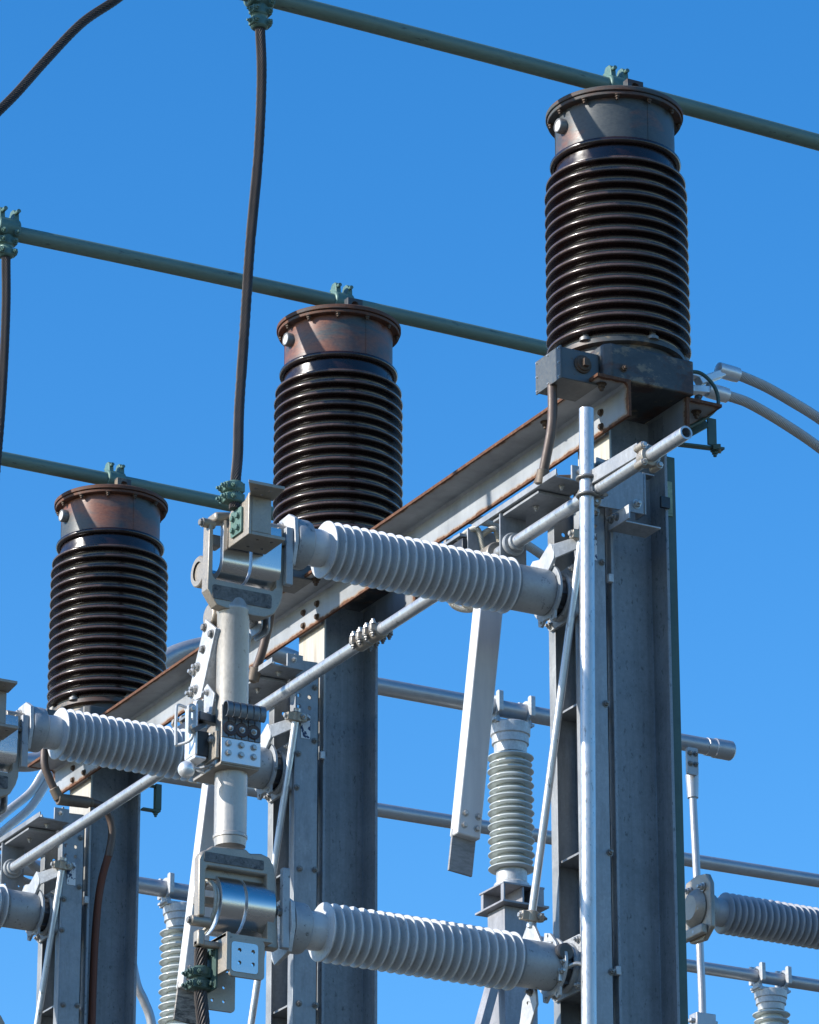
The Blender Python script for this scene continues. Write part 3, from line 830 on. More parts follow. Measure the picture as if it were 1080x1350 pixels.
    y2 = m.build('lower_yoke', CAST, t, bevel=.006)
    m = MB().prism([(a + sx2, b + sz2) for a, b in rrect(-1.722, -1.492, -2.323, -2.288, .005)], (0, -.0455, 0), X, Z, .0025); m.build('cast_panel', CAST_ROUGH, y2, bevel=.001)
    m = MB().cyl((-1.782, -.02, -2.553), (-1.71, -.02, -2.553), .019, 20); pin = m.build('pivot_pin', CAST, y2, bevel=.002)
    bolt(pin, (-1.782, -.02, -2.553), (-1, 0, 0), .012, BOLT_DARK, False)
    m = MB().box(-1.764, -1.737, -.045, -.003, -2.645, -2.588); m.box(-1.764, -1.66, -.040, -.008, -2.645, -2.622); m.build('foot_hook', CAST, y2, bevel=.006)
    m = MB().box(-1.752, -1.488, -.012, .004, -2.392, -2.35); m.build('recessed_web', CAST, y2, bevel=.002)
    m = MB().box(-1.735, -1.48, .035, .065, -2.47, -2.44); m.build('rear_bar', CAST, y2, bevel=.003)
    def c_path(k):
        rr = .1035 - .0058 * k
        return [(rr * math.sin(a) * -1, rr * math.cos(a)) for a in [-.55 + (PI + .95) * j / 24 for j in range(25)]]
    for xa, xb in ((-1.682, -1.594), (-1.582, -1.474)):
        m = MB()
        for k in range(5): m.ribbon(c_path(k), .0048, (xa, .044, -2.468), Y, Z, xb - xa)
        m.build('laminated_strip', SHINY, t, end_mat=BRIGHT)
    m = MB().tube([(-1.700, .085, -2.405), (-1.705, .03, -2.385), (-1.70, -.03, -2.42), (-1.698, -.04, -2.49), (-1.702, .0, -2.55), (-1.705, .05, -2.57)], .006, 8)
    for k in range(5):
        m.tube([(-1.694 + .004 * k, .085, -2.405 + .003 * k), (-1.698, .03, -2.388 + .003 * k), (-1.69, -.02 - .004 * k, -2.43), (-1.69, -.03 - .004 * k, -2.49), (-1.695, .0, -2.555), (-1.70, .05, -2.575 - .002 * k)], .0035, 6)
    m.build('flexible_leads', BRAID, t)
    # ---- lower terminal pad
    m = MB()
    m.prism(rrect(-1.668, -1.535, -2.755, -2.615, .014), (0, -.098, 0), X, Z, -.012, [circ((x, z), .0075, 12) for x in (-1.632, -1.580) for z in (-2.660, -2.705)])
    m.box(-1.680, -1.666, -.0975, .07, -2.735, -2.60); m.box(-1.680, -1.50, -.09, .05, -2.614, -2.602)
    lp = m.build('lower_terminal', CAST, t, bevel=.004)
    m = MB().prism(rrect(-1.663, -1.561, -2.738, -2.632, .012), (0, -.0985, 0), X, Z, .0022, [circ((x, z), .0075, 12) for x in (-1.632, -1.580) for z in (-2.660, -2.705)])
    m.build('tinned_pad', SHINY, lp)
    m = MB().prism(rrect(-1.692, -1.575, -2.84, -2.70, .015), (0, .055, 0), X, Z, .010, [circ((x, z), .006, 10) for x in (-1.662, -1.618) for z in (-2.755, -2.805)])
    m.build('rear_tab', CAST, lp, bevel=.003)
    # ---- contact block on the middle of the tube
    blk = MB()
    blk.box(-1.708, -1.556, -.088, -.082, -1.990, -1.775)
    blk.box(-1.708, -1.556, -.0820, .135, -1.995, -1.984); blk.box(-1.56, -1.555, -.084, -.03, -1.985, -1.82)
    cb = blk.build('contact_block', CAST, t, bevel=.002)
    m = MB().box(-1.7085, -1.5555, -.0905, -.0885, -1.985, -1.897); m.build('face_plate', BRIGHT, cb, bevel=.0008)
    for x in (-1.682, -1.632, -1.583):
        for z in (-1.917, -1.952): bolt(cb, (x, -.0906, z), (0, -1, 0), .0095, BOLTM, False)
    for k in range(6):
        xa = -1.7075 + .0257 * k
        path = [(-.0925, -1.895), (-.0925, -1.80)] + [(-.1145 + .022 * math.cos(a), -1.795 + .024 * math.sin(a)) for a in [PI * j / 12 for j in range(1, 13)]] + [(-.1365, -1.812), (-.128, -1.826), (-.118, -1.828)]
        m = MB().ribbon(path, .0035, (xa, 0, 0), Y, Z, .0212); m.build('contact_finger', FINGER, cb)
    for x in (-1.678, -1.632, -1.586):
        m = MB().lathe((x, -.0945, -1.862), (0, -1, 0), [(.0255, 0), (.0265, .003), (.0235, .0045), (.008, .0025)], 28); w = m.build('spring_washer', WASHER, cb)
        bolt(w, (x, -.097, -1.862), (0, -1, 0), .0085, BOLTM, True)
    # ---- arcing mechanism left of the block
    m = MB()
    m.box(-1.782, -1.770, -.03, .055, -1.955, -1.765); m.box(-1.782, -1.735, -.03, .055, -1.968, -1.956)
    hs = m.build('mechanism_housing', BRIGHT, cb, bevel=.004)
    MB().box(-1.768, -1.722, -.02, .06, -1.953, -1.86).build('inner_box', BLACKM, cb, bevel=.004)
    m = MB().bar((-1.80, -.05, -1.875), (-1.70, .06, -1.80), .016, .02); m.bar((-1.79, -.02, -1.83), (-1.69, .08, -1.80), .014, .022); m.bar((-1.76, .0, -1.80), (-1.66, .05, -1.79), .03, .03)
    m.build('link_bars', FINGER, cb, bevel=.002)
    m = MB().tube([(-1.79, .03, -1.765), (-1.825, .02, -1.765), (-1.832, .02, -1.79), (-1.832, .02, -1.90), (-1.825, .02, -1.912), (-1.795, -.02, -1.902), (-1.785, -.03, -1.86)], .0055, 10, div=5)
    m.build('wire_loop', GALV_LIGHT, cb)
    m = MB().prism(rrect(-1.815, -1.785, -1.885, -1.775, .012), (0, -.035, 0), X, Z, .008, [rrect(-1.805, -1.795, -1.835, -1.795, .004)]); m.build('slotted_link', GALV_LIGHT, cb, bevel=.002)
    for z in (-1.795, -1.862): bolt(cb, (-1.80, -.043, z), (0, -1, 0), .010, BOLTM, False)
    MB().box(-1.722, -1.709, -.075, .04, -1.97, -1.87).build('side_cheek', CAST, cb, bevel=.002)
    bolt(cb, (-1.7222, -.04, -1.895), (-1, 0, 0), .011, BOLTM, False)
    for q in ((-1.745, .01, -1.75), (-1.735, .03, -1.768), (-1.755, .06, -1.755)):
        MB().cyl(q, Vector(q) + Vector((.0, .028, .008)), .015, 16).build('roller', GALV_LIGHT, cb)
    m = MB().tube([(-1.76, .05, -1.93), (-1.745, .03, -1.985), (-1.72, .02, -2.0)], .005, 8); m.tube([(-1.81, -.02, -2.012), (-1.76, -.01, -1.998), (-1.715, .0, -1.985)], .0055, 10)
    m.bar((-1.752, -.02, -1.995), (-1.705, .0, -1.975), .03, .006)
    m.build('trigger_rod', GALV_LIGHT, cb)
    MB().sphere((-1.808, -.02, -2.012), .0305).build('corona_ball', BRIGHT, t)
    # ---- slanted counter plate behind the tube
    Q = [(.072, -1.404), (-.013, -1.466), (.098, -1.690), (.150, -1.686), (.206, -1.652)]
    m = MB().prism(Q, (-1.700, 0, 0), Y, Z, .010); m.prism([(y, z) for y, z in Q], (-1.565, 0, 0), Y, Z, .010)
    m.prism([(-.013, -1.466), (.098, -1.690), (.104, -1.686), (-.004, -1.459)], (-1.690, 0, 0), Y, Z, .125)
    m.box(-1.69, -1.565, .098, .2, -1.70, -1.690)
    cp = m.build('counter_plate', GALV_LIGHT, t, bevel=.002)
    for y, z in ((.075, -1.435), (.018, -1.478), (.085, -1.515)): bolt(cp, (-1.700, y, z), (-1, 0, 0), .0125, BOLT_DARK, False)
    for y, z in ((.155, -1.578), (.125, -1.568), (.172, -1.655), (.140, -1.648)): bolt(cp, (-1.700, y, z), (-1, 0, 0), .0135, BOLTM, True)
    m = MB().bar((-1.63, .09, -1.36), (-1.63, .19, -1.62), .10, .06, X); m.lathe((-1.682, .09, -1.382), X, [(.045, 0), (.045, .1)], 28)
    m.build('counter_arm', CAST, cp, bevel=.008)
    m = MB().prism(rrect(.045, .165, -1.42, -1.30, .028), (-1.492, 0, 0), Y, Z, .008); m.prism(rrect(.03, .15, -1.43, -1.31, .028), (-1.470, 0, 0), Y, Z, .008)
    m.bar((-1.62, .11, -1.36), (-1.465, .11, -1.36), .05, .05)
    lug = m.build('side_lug', GALV_LIGHT, cp, bevel=.002); bolt(lug, (-1.4925, .09, -1.365), (-1, 0, 0), .014, BOLTM, True)
    m = MB().prism([(-.01, -1.71), (.05, -1.655), (.075, -1.665), (.075, -1.80), (.02, -1.80)], (-1.700, 0, 0), Y, Z, .006)
    bk = m.build('hook_plate', GALV_LIGHT, cp, bevel=.002); bolt(bk, (-1.70, .045, -1.69), (-1, 0, 0), .010, BOLTM, True)
    return t
blade0 = make_blade()
dup(blade0, S, 'switch blade mostly cut off by the left edge, beside the middle column insulator')

# green bolted clamps that grip the cables on the blade
def grip(z, down, label, base_y=0):
    s = -1 if down else 1
    t = thing('cable_clamp', label, 'clamp', (-1.625, 0, z), 'green clamps on the switch blade')
    yc = -.130 if not down else .03
    xc = -1.692 if not down else -1.716
    m = MB().lathe((xc, yc, z + .045 if not down else z - .13), Z, [(.023, 0), (.034, .005), (.034, .030), (.027, .036), (.027, .046), (.034, .052), (.034, .080), (.025, .086)], 20)
    zc = z + .085 if not down else z - .09
    m.box(xc - .012, xc + .030, yc - .028, yc + .03, zc + .003, zc + .038); m.box(xc - .012, xc + .030, yc - .028, yc + .03, zc - .038, zc - .003); m.box(xc - .042, xc - .0125, yc - .030, yc + .03, zc + .006, zc + .036); m.box(xc - .042, xc - .0125, yc - .030, yc + .03, zc - .036, zc - .006)
    m.build('clamp_body', COPPER_GREEN if not down else GREEN_DARK, t, bevel=.004)  # lower clamp takes the darker green as painted shade
    for dz in (-.021, .021):
        for dy in (-.018, .02): bolt(t, (xc - .042, yc + dy, zc + dz), (-1, 0, 0), .0105, COPPER_GREEN if not down else GREEN_DARK, True)
        bolt(t, (xc - .02, yc - .03, zc + dz), (0, -1, 0), .0105, COPPER_GREEN if not down else GREEN_DARK, True)
    xp = -1.6905 if not down else -1.688
    yo = -.185 if not down else -.03
    z0, z1 = (z - .075, z + .022) if not down else (z - .13, z + .03)
    m = MB().prism(rrect(yo, yo + .085, z0, z1, .008), (xp, 0, 0), Y, Z, .008); pad = m.build('pad', COPPER_GREEN if not down else GREEN_DARK, t, bevel=.002)
    for dy in (.022, .062):
        for zz in (z0 + .022, z1 - .03): bolt(pad, (xp, yo + dy, zz), (-1, 0, 0), .0105, COPPER_GREEN if not down else GREEN_DARK, False)
    return t
c0 = grip(-1.080, False, 'green bolted clamp on the upper switch terminal, below the long drop cable')
grip(-2.655, True, 'green bolted clamp on the lower switch terminal, darkened as in shade')
cable('lower_cable', [(-1.716, .03, -2.635), (-1.716, .03, -2.70), (-1.714, .03, -2.80), (-1.700, .03, -2.93), (-1.68, .03, -3.2)], .0235, STRAND, 13, 'dark stranded cable leaving the lower switch terminal at the bottom edge', None, .3)

# ------------------------------------------------------------------ drive shaft and operating pipe
t = thing('drive_shaft', 'long horizontal galvanised drive shaft pipe passing in front of the three columns', 'shaft', (-.36, -1.035, -.825))
m = MB()
m.lathe((-.36, -1.035, -.825), Y, [(.0185, .25), (.0185, 0), (.0255, 0), (.0255, 6.0), (.0185, 6.0)], 32, False)
m.build('pipe', GALV_PIPE, t)
for ya in (1.235, 1.345):
    m = MB()
    m.lathe((-.36, ya, -.825), Y, [(.026, 0), (.033, .003), (.033, .085), (.026, .088)], 24)
    for dy in (.016, .07):
        m.box(-.410, -.310, ya + dy - .012, ya + dy + .012, -.835, -.806)
    cl = m.build('coupling', CAST, t, bevel=.004)
    for dy in (.016, .07):
        for dx in (-.395, -.322):
            bolt(cl, (dx, ya + dy, -.806), (0, 0, 1), .0125, BOLTM, True); bolt(cl, (dx, ya + dy, -.835), (0, 0, -1), .0115, BOLT_DARK, True)
for k, yy in enumerate((.19, .20 + S, .20 + 2 * S)):
    MB().lathe((-.36, yy - .03, -.825), Y, [(.026, 0), (.034, .002), (.034, .018), (.026, .02)], 24).build('collar', CAPM, t)
# clamped lever that ties the upright operating pipe to the shaft
m = MB()
m.lathe((-.36, -.80, -.825), Y, [(.0256, 0), (.040, .004), (.040, .03), (.033, .036), (.033, .056), (.0256, .06)], 24)
for a in range(4):
    an = PI / 4 + PI / 2 * a
    m.lathe((-.36 + .046 * math.cos(an), -.80, -.825 + .046 * math.sin(an)), Y, [(.015, 0), (.015, .05)], 12)
lv = m.build('shaft_clamp', CAST, t, bevel=.002)
for a in range(4):
    an = PI / 4 + PI / 2 * a; bolt(lv, (-.36 + .046 * math.cos(an), -.80, -.825 + .046 * math.sin(an)), (0, -1, 0), .010, BOLTM, False)
m = MB()
m.bar((-.338, -.745, -.785), (-.345, -.405, -.780), .008, .055); m.bar((-.385, -.745, -.79), (-.392, -.405, -.785), .008, .055)
m.bar((-.362, -.745, -.812), (-.368, -.42, -.808), .05, .006)
m.build('lever_link', GALV, t, bevel=.002)
m = MB()
m.prism([(-.40, -.90), (-.352, -.90), (-.350, -.72), (-.365, -.705), (-.40, -.72)], (0, -.402, 0), X, Z, -.010)
m.cyl((-.365, -.42, -.865), (-.345, -.33, -.87), .020, 18); m.lathe((-.36, -.39, -.825), Y, [(.0256, 0), (.040, .004), (.040, .05), (.0256, .054)], 24)
hb = m.build('pipe_bracket', CAST, t, bevel=.002)
for z in (-.745, -.87):
    bolt(hb, (-.365, -.402, z), (0, -1, 0), .012, BOLTM, True)
bolt(hb, (-.345, -.37, -.895), (0, -1, 0), .015, BOLT_DARK, True); bolt(hb, (-.338, -.40, -.72), (0, -1, 0), .015, BOLT_DARK, True)
for y, z in ((-.34, -.845), (-.31, -.87)): bolt(hb, (-.33, y, z), (0, -1, 0), .012, BOLT_DARK, True)

t = thing('operating_pipe', 'tall bright upright pipe in front of the right column', 'pipe', (-.40, -.25, -ZB), None)
d = (Vector((-.400, -.369, -2.70)) - Vector((-.400, -.418, -.52))).normalized()
p0 = Vector((-.400, -.418, -.512)); p1 = p0 + d * ((ZB - .515) / -d.z)
MB().lathe(p0, p1 - p0, [(.0225, .2), (.0225, 0), (.0272, 0), (.0272, (p1 - p0).length)], 40, False).build('tube', GALV_PIPE, t)
for z in (-.785, -.852):
    c = p0 + d * ((z - p0.z) / d.z); R = .0345
    pts = [c + Vector((.075, .008, .012))] + [c + Vector((R * math.cos(a) + .0, R * math.sin(a), .0)) for a in [math.radians(50 + 26 * k) for k in range(11)]] + [c + Vector((.075, -.02, .012))]
    MB().tube(pts, .0065, 12, div=4).build('u_bolt', BOLT_DARK, t)
    MB().cyl(c + Vector((.05, -.025, .010)), c + Vector((.066, -.025, .010)), .012, 6).build('nut', BOLTM, t)

# support plate for the end of the shaft, on the right column
t = thing('shaft_support', 'grey plate bracket bolted to the right column behind the shaft end', 'bracket', (-.08, -.15, -.85))
m = MB().prism([(-.219, -.580), (-.015, -.606), (-.018, -.772), (-.222, -.776)], (0, -.185, 0), X, Z, -.008)
m.box(-.0145, -.0065, -.185, -.116, -.772, -.606); m.box(-.0065, .045, -.165, -.120, -.600, -.593)
pl = m.build('plate', GALV, t, bevel=.002)
bolt(pl, (-.049, -.185, -.738), (0, -1, 0), .014, BOLTM, True); bolt(pl, (-.166, -.185, -.600), (0, -1, 0), .014, BOLT_RUST, True)
m = MB().box(-.124, .030, -.225, -.116, -.836, -.829); m.box(-.132, -.1245, -.262, -.116, -.836, -.780)
ch = m.build('seat_channel', GALV_LIGHT, t, bevel=.002)
for y, z in ((-.140, -.800), (-.180, -.802)): bolt(ch, (-.132, y, z), (-1, 0, 0), .0125, BOLT_DARK, True)

# ------------------------------------------------------------------ grounding blades hanging from the shaft
def make_ground():
    yb = .355
    t = thing('ground_blade', 'pale flat blade hanging down from the shaft at the photo centre', 'ground blade', (-.36, yb, -.825), 'pale hanging ground blades')
    a = Vector((-.362, yb, -.86)); b = Vector((-.488, yb, -1.957))
    MB().bar(a, b, .062, .100, X, (.062, .098)).build('blade', BLADE, t, bevel=.006)
    d = (b - a).normalized(); s = X - d * X.dot(d); s.normalize()
    m = MB().bar(b - d * .03 + Y * .012, b + d * .135 + Y * .012, .012, .100, s); tg = m.build('contact_tongue', TONGUE, t, bevel=.002)
    for u in (-.024, .030):
        for v in (-.085, -.038): bolt(t, b + d * v + s * u + Y * -.031, (0, -1, 0), .0105, BOLTM, False)
    m = MB().lathe((-.36, yb - .05, -.825), Y, [(.026, 0), (.05, .004), (.05, .096), (.026, .1)], 26); m.box(-.41, -.31, yb - .035, yb + .035, -.90, -.83)
    m.build('hub', CAST, t, bevel=.004)
    m = MB().box(-.44, -.30, yb + .05, yb + .06, -.90, -.70); m.box(-.47, -.33, yb + .06, yb + .18, -.735, -.722)
    jaw = m.build('jaw_plate', GALV, t, bevel=.002)
    for k in range(4):
        p = Vector((-.425 - .010 * k, yb + .08 + .055 * k, -.738))
        m = MB().ribbon([(.0, .0), (-.012, .016), (-.008, .034), (.008, .040), (.022, .034)], .008, p, X, Z, -.020); m.build('clamp_jaw', CAST, jaw, bevel=.0015)
        bolt(jaw, p + Vector((.028, -.01, -.004)), (-.5, -.7, .3), .0085, BOLTM, False)
    m = MB().box(-.46, -.34, yb + .055, yb + .27, -.80, -.742); m.build('jaw_body', DARKM, jaw, bevel=.003)
    return t, b, d, s, yb
gb0, B_, D_, S_, YB = make_ground()
g1 = dup(gb0, S, 'pale flat blade hanging behind the lower switch yoke, with a black flaking tip')
for ch in g1.children:
    if ch.name.startswith('contact_tongue'):
        ch.data = ch.data.copy(); ch.data.materials[0] = TONGUE_BLACK; ch['label'] = 'black flaking contact tongue'
BR = 'tinned braid looping over the shaft beside the insulator'
for i in range(2):
    t = thing('braid', ('pair of pale braided straps looping over the shaft behind the upper insulator', 'pair of braided straps behind the switch mechanism')[i], 'braid', (-.40, .30 + i * S, -.80), 'braided ground straps')
    for k, xo in enumerate((0, .062)):
        q = i * S + .40 - .03 * k
        MB().tube([(-.452 + xo, q + .06, -.735), (-.432 + xo, q + .02, -.710), (-.408 + xo, q, -.700), (-.392 + xo, q, -.716), (-.380 + xo, q, -.765), (-.366 + xo, q, -.83), (-.362 + xo, q, -.90), (-.375 + xo, q, -.98), (-.43 + xo, q, -1.032), (-.49 + xo * .5, q + .03, -1.015), (-.515 + xo * .5, q + .05, -.93)], .0122, lobes=7, depth=.2, pitch=.055).build('strap', BRAID, t, angle=60)

# ------------------------------------------------------------------ conduits
def conduit(name, pts, r, mat, label, fittings=(), extra=()):
    t = thing(name, label, 'conduit', pts[0], 'brown conduits under the terminal boxes')
    MB().tube(pts, r, 18, div=8).build('pipe', mat, t)
    for a, b, rr in fittings: MB().cyl(a, b, rr, 20).build('elbow', FITTING, t, bevel=.004)
    for p2, r2, m2 in extra: MB().tube(p2, r2, 18, div=8).build('lower_pipe', m2, t)
    return t
ex = Vector((-.405, -.10, -.668))
conduit('conduit', [(-.395, -.165, -.318), (-.395, -.165, -.42), (-.396, -.155, -.50), (-.402, -.125, -.60), (-.405, -.10, -.668)], .0185, CONDUIT, 'brown conduit dropping from the rightmost terminal box',
        [((-.404, -.108, -.64), (-.406, -.094, -.695), .024), ((-.406, -.096, -.676), (-.350, .04, -.66), .023)], [([(-.36, .02, -.66), (-.28, .06, -.60), (-.16, .09, -.56)], .018, CONDUIT)])
q = S
conduit('conduit', [(-.395, q - .165, -.318), (-.395, q - .165, -.42), (-.396, q - .15, -.50), (-.405, q - .11, -.61), (-.415, q - .06, -.70)], .0185, CONDUIT, 'brown conduit dropping from the middle terminal box beside the blade tube',
        [((-.414, q - .07, -.675), (-.418, q - .05, -.73), .025), ((-.416, q - .056, -.715), (-.34, q + .10, -.66), .023)], [([(-.35, q + .08, -.667), (-.28, q + .10, -.62), (-.16, q + .10, -.58)], .018, CONDUIT)])
q = 2 * S
conduit('conduit', [(-.375, q - .16, -.318), (-.375, q - .16, -.42), (-.355, q - .16, -.48), (-.31, q - .16, -.56)], .0185, CONDUIT, 'brown conduit bending from the leftmost terminal box into the left column',
        [((-.325, q - .16, -.535), (-.295, q - .16, -.585), .024), ((-.305, q - .16, -.585), (-.15, q - .16, -.578), .027), ((-.17, q - .16, -.577), (-.13, q - .16, -.575), .022)],
        [([(-.14, q - .16, -.575), (-.075, q - .155, -.585), (-.03, q - .14, -.63), (-.012, q - .125, -.70), (-.02, q - .11, -.80)], .0185, CONDUIT), ([(-.018, q - .112, -.78), (-.04, q - .08, -.92), (-.05, q - .06, -1.1), (-.055, q - .05, -1.5), (-.058, q - .05, -3.0)], .0175, RUSTY_RED)])

# ------------------------------------------------------------------ cable lugs and cables on the far side of the bushing feet
def al_cable(pts, label, lug=True, mat=AL_STRAND):
    t = thing('stranded_cable', label, 'cable', pts[0], 'aluminium stranded cables')
    MB().tube(pts, .0205, lobes=16, depth=.14, pitch=.30).build('cable', mat, t, angle=60)
    if lug:
        P = [Vector(p) for p in pts]; d = (P[1] - P[0]).normalized()
        m = MB().lathe(P[0] - d * .07, d, [(.012, -.004), (.029, 0), (.030, .004), (.030, .075), (.026, .08)], 28); m.lathe(P[0] + d * .004, d, [(.026, 0), (.029, .002), (.029, .016), (.022, .018)], 28)
        m.build('barrel', BRIGHT, t, bevel=.001)
    return t
al_cable([(.452, -.10, -.072), (.489, -.10, -.074), (.599, -.10, -.096), (.72, -.10, -.135), (.84, -.10, -.18), (1.0, -.10, -.26), (1.2, -.1, -.42), (1.35, -.1, -.65), (1.45, -.1, -1.1)], 'upper of the two stranded cables arching off to the right edge')
al_cable([(.40, -.10, -.168), (.46, -.10, -.172), (.527, -.10, -.183), (.664, -.10, -.229), (.835, -.10, -.302), (1.0, -.10, -.40), (1.17, -.1, -.56), (1.3, -.1, -.8), (1.4, -.1, -1.2)], 'lower of the two stranded cables arching off to the right edge')
t = thing('cable_lug', 'silvery flat lug plates joining the two right hand cables to the rightmost bushing', 'lug', (.17, -.10, -.16))
m = MB().bar((.18, -.08, -.105), (.33, -.10, -.125), .05, .014); m.bar((.29, -.10, -.140), (.40, -.10, -.082), .045, .030)
m.bar((.18, -.10, -.19), (.350, -.10, -.166), .045, .028); m.bar((.15, -.09, -.16), (.19, -.09, -.16), .1, .1)
m.build('tongue', BRIGHT, t, bevel=.003)
for x in (.24, .29): bolt(t, (x, -.10, -.20), (0, -.3, -1), .012, BOLT_DARK, True)
m = MB().tube([(.19, -.135, -.135), (.26, -.16, -.13), (.315, -.17, -.175), (.335, -.17, -.235), (.32, -.165, -.275), (.26, -.155, -.33), (.18, -.15, -.38)], .0075, 10)
tag(m.build('earth_wire', GREEN_DARK, origin=(.18, -.15, -.38)), 'thin dark green wire curling round the bracket by the right hand lugs', 'wire')
al_cable([(.24, S, .02), (.36, S, .10), (.55, S, .19), (.757, S, .211), (.87, S, .165), (1.04, S, .088), (1.25, S, -.05), (1.5, S, -.4), (1.6, S, -1.0)], 'short visible stretch of stranded cable between the upper insulator and the right column', False)
al_cable([(.24, 5.25, -.02), (.12, 5.3, -.04), (.01, 5.3, -.138), (-.072, 5.3, -.272), (-.224, 5.3, -.42), (-.5, 5.3, -.72), (-.8, 5.3, -1.2)], 'upper of the two pale cables slanting down to the left edge', False, BRIGHT)  # both left cables get a brighter metal: sunlight put into their colour
al_cable([(.28, 5.25, -.06), (.15, 5.3, -.09), (.035, 5.3, -.179), (-.07, 5.3, -.347), (-.221, 5.3, -.502), (-.5, 5.3, -.82), (-.8, 5.3, -1.3)], 'lower of the two pale cables slanting down to the left edge', False, BRIGHT)
al_cable([(-.55, 2 * S + .35, -.60), (-.278, 2 * S + .3, -.728), (-.2, 2 * S + .3, -.77), (-.05, 2 * S + .3, -.9), (.05, 2 * S + .3, -1.3)], 'small grey cable behind the left column bearing, higher of two', False)
al_cable([(-.55, 2 * S + .35, -.72), (-.274, 2 * S + .3, -.837), (-.197, 2 * S + .3, -.865), (-.05, 2 * S + .3, -1.0), (.05, 2 * S + .3, -1.4)], 'small grey cable behind the left column bearing, lower of two', False)

# ------------------------------------------------------------------ green brackets and the green strip on the right column
t = thing('green_bracket', 'small dark green hooked bracket at the right of the right column', 'bracket', (.14, -.12, -.40), 'green hooked brackets')
m = MB().bar((.10, -.10, -.425), (.382, -.12, -.408), .030, .010); m.box(.312, .352, -.126, -.118, -.402, -.290); m.bar((.10, -.06, -.46), (.312, -.122, -.315), .012, .03); m.bar((.335, -.15, -.415), (.375, -.09, -.405), .03, .02)
gb = m.build('arm', GREEN_DARK, t, bevel=.002); bolt(gb, (.345, -.12, -.42), (0, 0, -1), .013, GREEN_DARK, True)
q = 2 * S
t = thing('green_bracket', 'small dark green hooked bracket beside the left column', 'bracket', (.14, q - .12, -.55), 'green hooked brackets')
m = MB().box(.135, .225, q - .14, q - .11, -.558, -.548); m.box(.198, .228, q - .140, q - .112, -.548, -.425); m.box(.135, .198, q - .135, q - .112, -.44, -.43)
gb = m.build('arm', GREEN_DARK, t, bevel=.002); bolt(gb, (.205, q - .125, -.558), (0, 0, -1), .012, GREEN_DARK, True)
m = MB().box(.1345, .183, -.090, -.020, -6.0, -.47)
t = thing('green_strip', 'dark green strip running down the right edge of the right column', 'cable duct', (.145, -.05, -6.0))
m.build('duct', GREEN_DARK, t, bevel=.002)
m = MB().box(.1345, .1650, -.0955, -.0905, -.715, -.575); m.build('pale_tape', worn_tongue('pale_green_tape', (.16, .20, .13), (.30, .36, .24)), t)
m = MB().box(.095, .135, -.128, -.1165, -.70, -.655); m.build('tie', BLACKM, t, bevel=.001)

# ------------------------------------------------------------------ background bus work
def bus(name, a, b, r, label, cap=False):
    t = thing(name, label, 'busbar', a, 'silver tubes in the background')
    MB().cyl(a, b, r, 32).build('tube', GREY_AL, t)
    if cap:
        b = Vector(b); MB().lathe(b - X * .16, X, [(r, 0), (r + .004, .002), (r + .004, .05), (r + .009, .055), (r + .009, .158), (r, .168), (.01, .17)], 32).build('end_bell', GREY_AL, t)
    return t
YA = 6.345
bus('background_tube', (2.0, YA, 1.005), (4.545, YA, 1.0), .046, 'silver tube ending in a round cap to the right of the right column', True)
t = tag(MB().tube([(2.02, YA, 1.005), (1.9, YA, 1.055), (1.74, YA, 1.085), (1.469, YA, 1.085), (1.252, YA, 1.02), (1.08, YA, .915), (.85, YA, .70), (.62, YA, .42), (.45, YA, .29), (.2, YA, .245), (-.6, YA, .24), (-2, YA, .2)], .047, 24).build('bent_tube', GREY_AL, origin=(2.02, YA, 1.005)), 'dull grey bent tube arching behind the leftmost bushing', 'busbar')
bus('background_tube', (2.2, 10.214, 1.742), (11, 10.214, 1.80), .044, 'silver tube crossing behind the hanging blade tip, lower than the capped tube')
bus('background_tube', (-1.0, 8.027, .30), (3.6, 8.027, .275), .046, 'short visible silver tube between the left column and the black tipped blade')
bus('background_tube', (4.2, 9.843, .935), (12, 9.843, .94), .040, 'lowest silver tube at the right edge, resting on an insulator')

